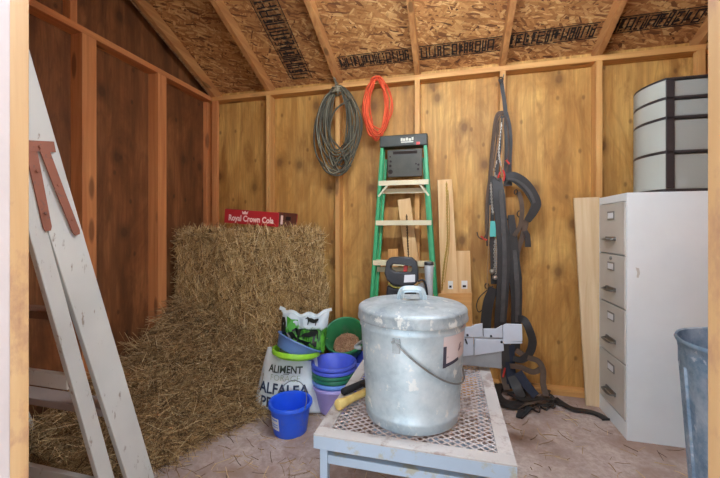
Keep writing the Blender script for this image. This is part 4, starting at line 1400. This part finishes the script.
M['orange_coil'] = straw('orange_cord_turns', [(0, S(190, 58, 28)), (0.5, S(226, 84, 44)), (1, S(244, 116, 72))])
cc = P(338, 128, 2.655)
ck = T('cable_coil', 'big coil of grey black cable hanging from the top plate of the back wall', 'cable coil', (cc.x, 2.655, cc.z + 0.3))
coil_mesh(coil((cc.x, 2.65, cc.z + 0.012), 0.152, 0.312, 17, 0.0085, 0.46, 3, 0.30, yj=0.034), 0.0066).build('coil', M['cable_coil'], ck, world=True, smooth=True)
mb = MB()
mb.tube(smooth_path([P(349, 100, 2.635), P(334, 112, 2.632), P(330, 135, 2.635), P(341, 150, 2.63), P(347, 168, 2.638)], 8), 0.0075, 6)
mb.tube(smooth_path([P(319, 160, 2.64), P(327, 172, 2.635), P(340, 175, 2.635), P(351, 165, 2.64)], 8), 0.0075, 6)
mb.build('loose_end', M['cable'], ck, world=True, smooth=True)
mb = MB()
mb.tube(smooth_path([P(331.5, 66, 2.66), P(333.5, 76, 2.655), P(336, 84, 2.645), P(337.5, 90, 2.62), P(338, 94, 2.65)], 6), 0.008, 8)
for k in range(3):
    q = P(337, 88 + 2.5 * k, 2.655)
    mb.tube([(q.x + 0.038 * math.cos(2 * PI * i / 16), q.y + 0.040 * math.sin(2 * PI * i / 16), q.z + 0.006 * math.sin(2 * PI * i / 16 + k)) for i in range(16)], 0.007, 6, closed=True)
mb.build('hanging_tie', M['rope'], ck, world=True, smooth=True)
oc = P(377, 108, 2.665)
ok_ = T('extension_cord', 'coiled orange extension cord hanging from the plate beside the grey cable coil', 'cord', (oc.x, 2.665, oc.z + 0.22))
coil_mesh(coil((oc.x, 2.665, oc.z), 0.100, 0.232, 12, 0.007, 0.40, 12, 0.30, yj=0.02), 0.0056).build('coil', M['orange_coil'], ok_, world=True, smooth=True)
mb = MB()
q = oc + Vector((0, 0, 0.224))
mb.tube(smooth_path([q + Vector((-0.05, -.012, -.02)), q + Vector((-0.03, -.024, .004)), q + Vector((0.02, -.026, .008)), q + Vector((0.05, -.012, -.014))], 6), 0.006, 6)
mb.build('tie', M['orange'], ok_, world=True, smooth=True)
q = P(336.5, 84, 2.66)
mb = MB().tube([(q.x, 2.709, q.z + 0.018), (q.x, 2.64, q.z + 0.012), (q.x, 2.628, q.z + 0.03)], 0.005, 8)
tag(mb.build('nail', M['steel'], smooth=True), 'nail in the top plate holding the grey cable coil', 'nail')
q = P(375, 80, 2.66)
mb = MB().tube([(q.x, 2.709, q.z + 0.012), (q.x, 2.645, q.z + 0.008), (q.x, 2.636, q.z + 0.022)], 0.004, 8)
tag(mb.build('nail', M['steel'], smooth=True), 'nail in the top plate holding the orange cord', 'nail')

# ------------------------------------------------------------------ horse harness
M['leather'] = plain('black_leather', S(44, 40, 38), 0.55, var=0.3, scale=9)
M['leather3'] = plain('grey_worn_leather', S(72, 68, 66), 0.6, var=0.3, scale=20)
M['leather2'] = plain('worn_dark_brown_leather', S(88, 70, 56), 0.75, var=0.3, scale=9)
M['web'] = plain('navy_black_webbing', S(36, 40, 54), 0.85, var=0.2)
M['silver'] = plain('nickel_hardware', S(190, 186, 176), 0.3, 0.9)
M['teal'] = painted('turquoise_nylon', S(92, 190, 180), S(60, 120, 118), 0.6, 0.6, (30, 30, 30))
M['redcord'] = plain('red_cord', S(196, 52, 40), 0.6)
M['tan'] = plain('tan_cord', S(150, 116, 78), 0.7)
hq = P(503, 80, 2.69)
hs = T('horse_harness', 'black leather horse harness hanging on the back wall, its straps trailing onto the floor', 'harness', (hq.x, 2.66, 0))
def path(lst, Y, n=6):
    return smooth_path([P(x, y, (Y if not isinstance(Y, (list, tuple)) else Y[i])) for i, (x, y) in enumerate(lst)], n)
def lev(ws, n=6):
    out = []
    for a, b in zip(ws, ws[1:]):
        out += [a + (b - a) * k / n for k in range(n)]
    return [w * 0.0071 for w in out + [ws[-1]]]
def sp(lst, Y, ws, mat, name='strap', th=0.006):
    MB().strap(path(lst, Y), lev(ws), th).build(name, mat, hs, world=True, smooth=True)
sp([(501, 79), (502.5, 90), (504.5, 102), (505.5, 114)], 2.69, [4, 3.5, 3.5, 4], M['leather'])
sp([(505.5, 112), (507.5, 126), (508.5, 142), (508, 158), (507.5, 174), (508, 186)], 2.685, [4, 7, 7.5, 7, 7.5, 8], M['leather'])
sp([(504, 113), (498.5, 114), (495.5, 122), (493.5, 138), (491.5, 158), (490.5, 178), (488.5, 196), (487.5, 222), (488.5, 246)], 2.68, [4, 4.5, 4, 3.5, 3.5, 4.5, 5, 5, 4], M['leather2'])
sp([(502, 116), (500, 130), (499.5, 148), (497, 164), (496, 180)], 2.675, [3, 3.5, 3.5, 4, 5], M['leather'])
sp([(493, 176), (492, 194), (491, 214), (492, 240), (493, 262), (494, 284)], 2.67, [5, 6, 5.5, 5, 5, 6], M['leather'])
sp([(497, 178), (499, 196), (500.5, 215), (503, 240), (503.5, 270), (502, 300), (500, 330), (503, 352)], [2.67, 2.65, 2.645, 2.64, 2.64, 2.64, 2.65, 2.65], [8, 11.5, 11, 11.5, 12, 11.5, 11, 9], M['leather'], th=0.010)
sp([(511, 215), (513, 235), (514, 255), (515.5, 278), (516.5, 300), (516, 330), (515, 352)], [2.67, 2.665, 2.66, 2.65, 2.65, 2.655, 2.66], [6, 7.5, 9, 11.5, 10, 9, 8], M['leather'], th=0.012)
sp([(506, 178), (513, 177), (522, 182), (530, 191), (536, 203), (533, 212), (527, 221)], [2.66, 2.65, 2.65, 2.65, 2.65, 2.65, 2.66], [8, 10, 10.5, 10, 9, 8, 6], M['leather'], 'collar_strap', 0.014)
sp([(526, 220), (523, 235), (518, 250), (516, 268)], 2.67, [6, 5, 4.5, 5], M['leather2'])
sp([(518, 192), (521, 200), (522, 212), (520, 226), (514, 236)], 2.655, [4, 4, 4, 4, 4], M['leather2'])
sp([(494, 288), (489, 300), (486.5, 315), (486, 330), (490, 345)], 2.66, [8, 10, 10, 10, 9], M['leather'], th=0.008)
sp([(509, 345), (510, 360), (511, 375), (512, 388)], [2.65, 2.63, 2.61, 2.59], [10, 9, 9, 9], M['web'], th=0.008)
sp([(504, 340), (505, 356), (507, 372)], [2.64, 2.63, 2.62], [8, 8, 7], M['leather'])
sp([(518, 318), (524, 320), (529, 329), (532.5, 342), (529, 354), (521, 360), (513, 358)], [2.64, 2.62, 2.60, 2.60, 2.60, 2.60, 2.61], [6, 7, 7, 7.5, 7, 6, 5], M['leather'], th=0.009)
sp([(516, 350), (527, 357), (538, 361), (543, 370), (543, 383), (546, 396)], [2.62, 2.60, 2.58, 2.57, 2.55, 2.52], [5, 5, 5, 5, 5, 5], M['leather2'], th=0.008)
sp([(510, 366), (520, 367), (533, 372), (542, 368)], [2.60, 2.58, 2.57, 2.58], [5, 5, 5, 5], M['leather2'])
sp([(518, 372), (526, 384), (536, 396)], [2.58, 2.54, 2.48], [8, 8, 7], M['web'], th=0.008)
sp([(512, 376), (517, 388), (522, 398)], [2.58, 2.54, 2.48], [9, 9, 8], M['leather'], th=0.008)
sp([(503, 330), (506, 345), (505, 362), (504, 376), (507, 390)], [2.67, 2.66, 2.65, 2.62, 2.58], [8, 8, 7, 6, 6], M['leather2'], th=0.01)
# raised middle layers and stitched edges on the wide straps
sp([(500.5, 190), (502.5, 215), (504, 240), (504.5, 270), (503, 300), (502, 322)], [2.638, 2.634, 2.63, 2.63, 2.63, 2.638], [3.5, 4, 4, 4, 4, 4], M['leather3'], 'layer_strap', 0.008)
sp([(514.5, 250), (516.5, 276), (517.5, 298), (517, 322)], [2.652, 2.638, 2.638, 2.644], [3, 4.5, 4, 3], M['leather3'], 'layer_strap', 0.008)
sp([(508, 179), (515, 180), (523, 185), (530, 193), (534.5, 203)], 2.638, [2, 2.5, 3, 3, 2.5], M['leather3'], 'layer_strap', 0.006)
# tangle lying on the floor
def fl(lst, zz, w, mat, name='strap', th=0.007, nrm=(0, 0, 1)):
    MB().strap(smooth_path([PZ(x, y, z) for (x, y), z in zip(lst, zz)], 6), w, th, nrm).build(name, mat, hs, world=True, smooth=True)
fl([(499, 386), (497.5, 395), (503, 402), (514, 405), (524, 403), (530, 396), (524, 389), (511, 385), (501, 387)], [.03] * 9, 0.05, M['leather'], 'collar_strap', 0.03)
fl([(510, 393), (522, 399), (538, 398), (550, 399), (557, 399)], [.05, .06, .06, .04, .02], 0.045, M['leather'])
fl([(516, 408), (524, 404), (533, 402), (543, 397), (548, 390)], [.015, .04, .05, .05, .06], 0.035, M['leather2'])
fl([(555, 398.5), (563, 404), (573, 409), (590, 412), (600, 415.5), (606, 419.5)], [.03, .02, .014, .01, .01, .01], [0.04] * 6 * 5 + [0.05], M['leather'], 'trailing_strap', 0.012)
fl([(527, 396), (537, 404), (548, 405), (553, 398), (546, 392)], [.04, .03, .03, .04, .06], 0.022, M['leather'])
fl([(522, 410), (519, 417), (524, 413), (530, 407)], [.02, .012, .012, .03], 0.035, M['soft_black'])
mb = MB()
for (x, y, z, r) in ((536, 409, .02, .022), (550, 405, .02, .028), (530, 406, .025, .02), (544, 407, .02, .02), (556, 401, .03, .024)):
    q = PZ(x, y, z)
    mb.tube([q + Vector((r * math.cos(2 * PI * i / 18), 0.012 * math.sin(4 * PI * i / 18), max(-.012, r * 0.8 * math.sin(2 * PI * i / 18)))) for i in range(18)], 0.0038, 6, closed=True)
mb.build('ring', M['dark_metal'], hs, world=True, smooth=True)
# cords, chains and fittings
mb = MB()
for lst in ([(502, 112), (496.5, 118), (493, 138), (491, 158), (489, 176), (487.5, 200)], [(503, 113), (498, 124), (496, 145), (493, 168)], [(505, 116), (508, 130), (508.5, 150), (507, 172)], [(491, 172), (489, 190), (488, 215), (487, 240)]):
    mb.tube(path(lst, 2.68, 5), 0.0062, 6)
mb.build('cord', M['leather2'], hs, world=True, smooth=True)
mb = MB()
for lst in ([(500.5, 118), (499, 138), (496, 155), (493.5, 176)], [(503.5, 118), (502.5, 140), (503, 160), (500, 176)], [(490, 205), (489.5, 230), (488, 258), (487, 290)]):
    mb.tube(path(lst, 2.65, 5), 0.005, 6)
mb.build('cord', M['tan'], hs, world=True, smooth=True)
for lst, Y_, r_ in (([(501.5, 122), (499, 140), (499, 156), (502, 168), (505, 178)], 2.655, 0.007), ([(495.5, 238), (494.5, 252), (495, 264), (493, 272)], 2.66, 0.008),
                  ([(498, 236), (497, 250), (496.5, 262), (496, 276)], 2.645, 0.008), ([(491, 182), (491.5, 198), (493, 214)], 2.66, 0.007), ([(497, 160), (494, 172), (499, 180)], 2.655, 0.007)):
    mb = MB()
    chain(mb, path(lst, Y_, 5), r_, 0.0024)
    mb.build('chain', M['silver'], hs, world=True, smooth=True)
for x, y in ((492, 271.5), (495, 277.5)):
    q = P(x, y, 2.645)
    MB().lathe([(0, -.018), (.016, -.012), (.020, 0), (.016, .012), (0, .018)], 16, Matrix.Translation(q)).build('bell', M['silver'], hs, world=True, smooth=True)
q0, q1 = P(489.5, 221, 2.65), P(496, 237, 2.65)
MB().box(q0.x, q1.x, 2.645, 2.66, q1.z, q0.z).build('nylon_pad', M['teal'], hs, world=True, bevel=0.006)
mb = MB()
mb.tube(path([(477, 232), (478.5, 237), (483, 239), (486, 234), (488, 226)], 2.67, 5), 0.005, 6)
mb.build('hook', M['leather2'], hs, world=True, smooth=True)
mb = MB()
for lst in ([(481, 236), (484, 239), (487, 240)], [(503, 170), (504.5, 175), (503.5, 181)], [(500, 172), (498, 178)], [(506, 160), (509.5, 164)], [(505, 368), (503, 377)]):
    mb.tube(path(lst, 2.64 if lst[0][1] < 300 else 2.60, 3), 0.0065, 6)
mb.build('red_tie', M['redcord'], hs, world=True, smooth=True)
mb = MB()
mb.tube(path([(493, 286), (486, 291), (479, 298), (476.5, 306), (479, 312), (485, 306), (487, 296)], 2.68, 6), 0.004, 6)
mb.tube(path([(503, 214), (508, 220)], 2.66, 3), 0.004, 6)
mb.build('wire_loop', M['leather'], hs, world=True, smooth=True)
mb = MB()
for x, y, r, Y in ((519.5, 214, .022, 2.66), (526.5, 236, .028, 2.67), (501, 80, .020, 2.685), (516, 192, .016, 2.65), (487, 286, .02, 2.68)):
    q = P(x, y, Y)
    mb.tube([q + Vector((r * 0.7 * math.cos(2 * PI * i / 18), 0, r * math.sin(2 * PI * i / 18))) for i in range(18)], 0.0042, 6, closed=True)
mb.build('buckle', M['dark_metal'], hs, world=True, smooth=True)
sp([(525, 231), (527.5, 238), (528, 247)], 2.655, [4.5, 5, 5.5], M['leather'], 'keeper', 0.01)
mb = MB().tube([(hq.x, 2.709, hq.z + 0.015), (hq.x, 2.67, hq.z + 0.012), (hq.x, 2.66, hq.z + 0.03)], 0.004, 8)
tag(mb.build('nail', M['steel'], smooth=True), 'nail in the wall stud holding the horse harness', 'nail')

# ------------------------------------------------------------------ filing cabinet
M['cab_side'] = plain('cream_grey_enamel', S(230, 234, 234), 0.45, var=0.04, scale=3)
M['cab_front'] = painted('grey_beige_drawer_enamel', S(206, 200, 190), S(176, 168, 156), 0.64, 0.45, (7, 7, 7), 0.1)
M['dark_gap'] = plain('dark_seam', S(60, 56, 52), 0.7)
M['chrome'] = plain('dull_chrome', S(128, 126, 124), 0.3, 0.85)
CX0, CX1, CY0, CY1, CZ = 0.944, 1.565, 2.231, 2.60, 1.365
fc = T('filing_cabinet', 'tall beige grey four drawer metal filing cabinet against the right wall', 'filing cabinet', ((CX0 + CX1) / 2, (CY0 + CY1) / 2, 0))
cb = MB()
cb.box(CX0 + 0.018, CX1, CY0, CY1, 0.0, CZ)
cb.box(CX0, CX0 + 0.02, CY0, CY0 + 0.014, 0.0, CZ).box(CX0, CX0 + 0.02, CY1 - 0.014, CY1, 0.0, CZ)
cb.box(CX0, CX0 + 0.02, CY0 + 0.014, CY1 - 0.014, CZ - 0.045, CZ).box(CX0, CX0 + 0.02, CY0 + 0.014, CY1 - 0.014, 0.0, 0.095)
cbo = cb.build('body', M['cab_side'], fc, world=True, bevel=0.002)
mb = MB(); mb.box(1.0, 1.002 + 0.018, CY0 - 0.0006, CY0, 0.985, 1.0)
q = [(1.03, 1.004), (1.046, 1.0), (1.05, .972), (1.043, .948), (1.034, .95), (1.038, .975)]
mb2 = MB(); mb2.prism([(x - 0.045, z - 0.05) for x, z in q], d=0.0008, at=CY0 - 0.0008)
mb2.build('paint_chip', M['cab_front'], cbo, world=True)
for i, (z0, z1) in enumerate(((1.018, 1.316), (0.718, 1.011), (0.412, 0.711), (0.102, 0.405))):
    dr = MB().box(CX0 - 0.004, CX0 + 0.017, CY0 + 0.017, CY1 - 0.017, z0, z1).build('drawer', M['cab_front'], fc, world=True, bevel=0.004)
    ym = (CY0 + CY1) / 2
    zh = z0 + (z1 - z0) * 0.27
    mb = MB()
    mb.box(CX0 - 0.012, CX0 - 0.004, ym - 0.062, ym + 0.062, zh - 0.004, zh + 0.020)
    hpts = smooth_path([(CX0 - 0.006, ym - 0.058, zh + 0.006), (CX0 - 0.030, ym - 0.050, zh + 0.003), (CX0 - 0.036, ym, zh + 0.002), (CX0 - 0.030, ym + 0.050, zh + 0.003), (CX0 - 0.006, ym + 0.058, zh + 0.006)], 5)
    mb.strap(hpts, 0.018, 0.003, (0, 0, 1))
    mb.tube(hpts, 0.006, 8)
    mb.build('handle', M['chrome'], dr, world=True, smooth=True)
    zl = z0 + (z1 - z0) * 0.76
    lh_ = MB().box(CX0 - 0.008, CX0 - 0.0042, ym - 0.045, ym + 0.045, zl - 0.026, zl + 0.026).build('label_holder', M['chrome'], dr, world=True, bevel=0.002)
    MB().box(CX0 - 0.0092, CX0 - 0.0075, ym - 0.036, ym + 0.036, zl - 0.017, zl + 0.017).build('label_card', M['white_label'], lh_, world=True)
    if i == 1:
        Ml = Matrix.Translation((CX0 - 0.004, ym, z1 - 0.022)) @ Matrix.Rotation(-PI / 2, 4, 'Y')
        MB().lathe([(0, .008), (.008, .008), (.010, .005), (.010, 0), (0, 0)], 16, Ml).build('lock', M['chrome'], dr, world=True, smooth=True)

# ------------------------------------------------------------------ plastic drawer tower on the cabinet
def frosted(name, c, alpha=0.5):
    k = NT(name, 0.28)
    k.b.inputs['Base Color'].default_value = c
    k.b.inputs['Alpha'].default_value = alpha
    return k.m
M['frost'] = frosted('frosted_plastic', S(190, 194, 188), 0.5)
M['frost_front'] = frosted('frosted_drawer_front', S(204, 208, 198), 0.62)
M['tower_black'] = plain('dark_brown_black_plastic', S(52, 47, 48), 0.4, var=0.1)
X0, X1, Y0, Y1, ZB = 1.135, 1.545, 2.25, 2.585, CZ + 0.002
dt = T('drawer_tower', 'black framed plastic drawer tower with clear bowed drawers on top of the filing cabinet', 'drawer tower', ((X0 + X1) / 2, (Y0 + Y1) / 2, ZB))
def bow(y, b=0.055):
    t = (y - (Y0 + Y1) / 2) / ((Y1 - Y0) / 2)
    return X0 - b * (1 - t * t)
zs_ = [0.0, 0.22, 0.405, 0.512, 0.618]
for s_ in range(5):
    z0 = ZB + (zs_[s_] - (0.012 if s_ else 0.0))
    z1 = z0 + 0.015 if s_ < 4 else z0 + 0.012
    mb = MB()
    n = 14
    poly = [(bow(Y0 + (Y1 - Y0) * i / n, 0.055), Y0 + (Y1 - Y0) * i / n) for i in range(n + 1)] + [(X1, Y1), (X1, Y0)]
    mb.prism(poly, d=z1 - z0, axis='z', at=z0)
    mb.build('shelf_frame' if s_ < 4 else 'top', M['tower_black'], dt, world=True, bevel=0.003)
for (x0, x1, y0, y1) in ((X0, X0 + 0.04, Y0, Y0 + 0.012), (X0, X0 + 0.03, Y1 - 0.012, Y1), (X1 - 0.03, X1, Y0, Y0 + 0.012), (X1 - 0.03, X1, Y1 - 0.012, Y1)):
    MB().box(x0, x1, y0, y1, ZB + 0.02, ZB + 0.606).build('post', M['tower_black'], dt, world=True, bevel=0.003)
MB().box(X1 - 0.006, X1, Y0 + 0.012, Y1 - 0.012, ZB + 0.02, ZB + 0.606).build('back_panel', M['tower_black'], dt, world=True)
for i in range(4):
    z0, z1 = ZB + zs_[i] + (0.016 if i == 0 else 0.004), ZB + zs_[i + 1] - 0.0125
    mb = MB()
    n = 14
    ys_ = [Y0 + 0.004 + (Y1 - Y0 - 0.008) * k / n for k in range(n + 1)]
    for y in ys_:
        for xo, z in ((-.003, z0), (-.003, z1), (.001, z1), (.001, z0)):
            mb.v.append((bow(y, 0.055) + xo + 0.003, y, z))
    for k in range(n):
        for e in range(4):
            mb.f.append((k * 4 + e, k * 4 + (e + 1) % 4, k * 4 + 4 + (e + 1) % 4, k * 4 + 4 + e))
    mb.f += [(3, 2, 1, 0), tuple(n * 4 + e for e in range(4))]
    dw = mb.build('drawer', M['frost_front'], dt, world=True, smooth=True)
    mb = MB()
    mb.box(X0 + 0.006, X1 - 0.02, Y0 + 0.014, Y0 + 0.017, z0, z1 - 0.004).box(X0 + 0.006, X1 - 0.02, Y1 - 0.017, Y1 - 0.014, z0, z1 - 0.02)
    mb.box(X0 + 0.006, X1 - 0.02, Y0 + 0.014, Y1 - 0.014, z0 + 0.004, z0 + 0.007).box(X1 - 0.023, X1 - 0.02, Y0 + 0.017, Y1 - 0.017, z0, z1 - 0.02)
    mb.build('drawer_box', M['frost'], dw, world=True)
tk = T('plastic_cup', 'small white cup seen through the bottom drawer of the plastic tower', 'cup', (1.23, 2.30, ZB + 0.022))
MB().lathe([(0, 0.002), (0.028, 0), (0.031, 0.004), (0.031, 0.05), (0.024, 0.062), (0, 0.064)], 24).build('body', M['white_label'], tk, smooth=True)

# ------------------------------------------------------------------ ribbed galvanised can at the right
M['galv_blue'] = galv('blue_grey_galvanised', S(134, 164, 190), S(96, 126, 156), S(206, 222, 234), 0.42, 0.5, S(206, 216, 226))
tc_ = T('trash_can', 'open ribbed galvanized trash can on the floor just inside the right of the doorway', 'trash can', (1.136, 1.632, 0))
def rib(a, z):
    return -0.065 * max(0.0, min(1.0, (math.cos(14 * a) - 0.1) * 3)) if 0.10 < z < 0.62 else 0
prof = [(0, 0.02), (0.19, 0.02), (0.205, 0.0), (0.208, 0.004), (0.208, 0.09), (0.209, 0.102)]
prof += [(0.209 + 0.033 * i / 10, 0.104 + 0.515 * i / 10) for i in range(11)]
prof += [(0.2425, 0.622), (0.243, 0.68), (0.247, 0.706), (0.251, 0.712), (0.255, 0.722), (0.251, 0.732), (0.244, 0.728), (0.240, 0.70), (0.234, 0.62), (0.200, 0.10), (0.196, 0.03), (0, 0.03)]
MB().lathe(prof, 224, wob=lambda a, z: rib(a, z)).build('body', M['galv_blue'], tc_, smooth=True, angle=50)
for s in (-1, 1):
    a = math.radians(40) + (0 if s > 0 else PI)
    Mx = Matrix.Rotation(a, 4, 'Z')
    mb = MB().tube([Mx @ Vector(p) for p in smooth_path([(0.243, -0.06, 0.655), (0.268, -0.055, 0.64), (0.275, 0, 0.632), (0.268, 0.055, 0.64), (0.243, 0.06, 0.655)], 5)], 0.006, 8)
    mb.build('handle', M['galv_blue'], tc_, smooth=True)
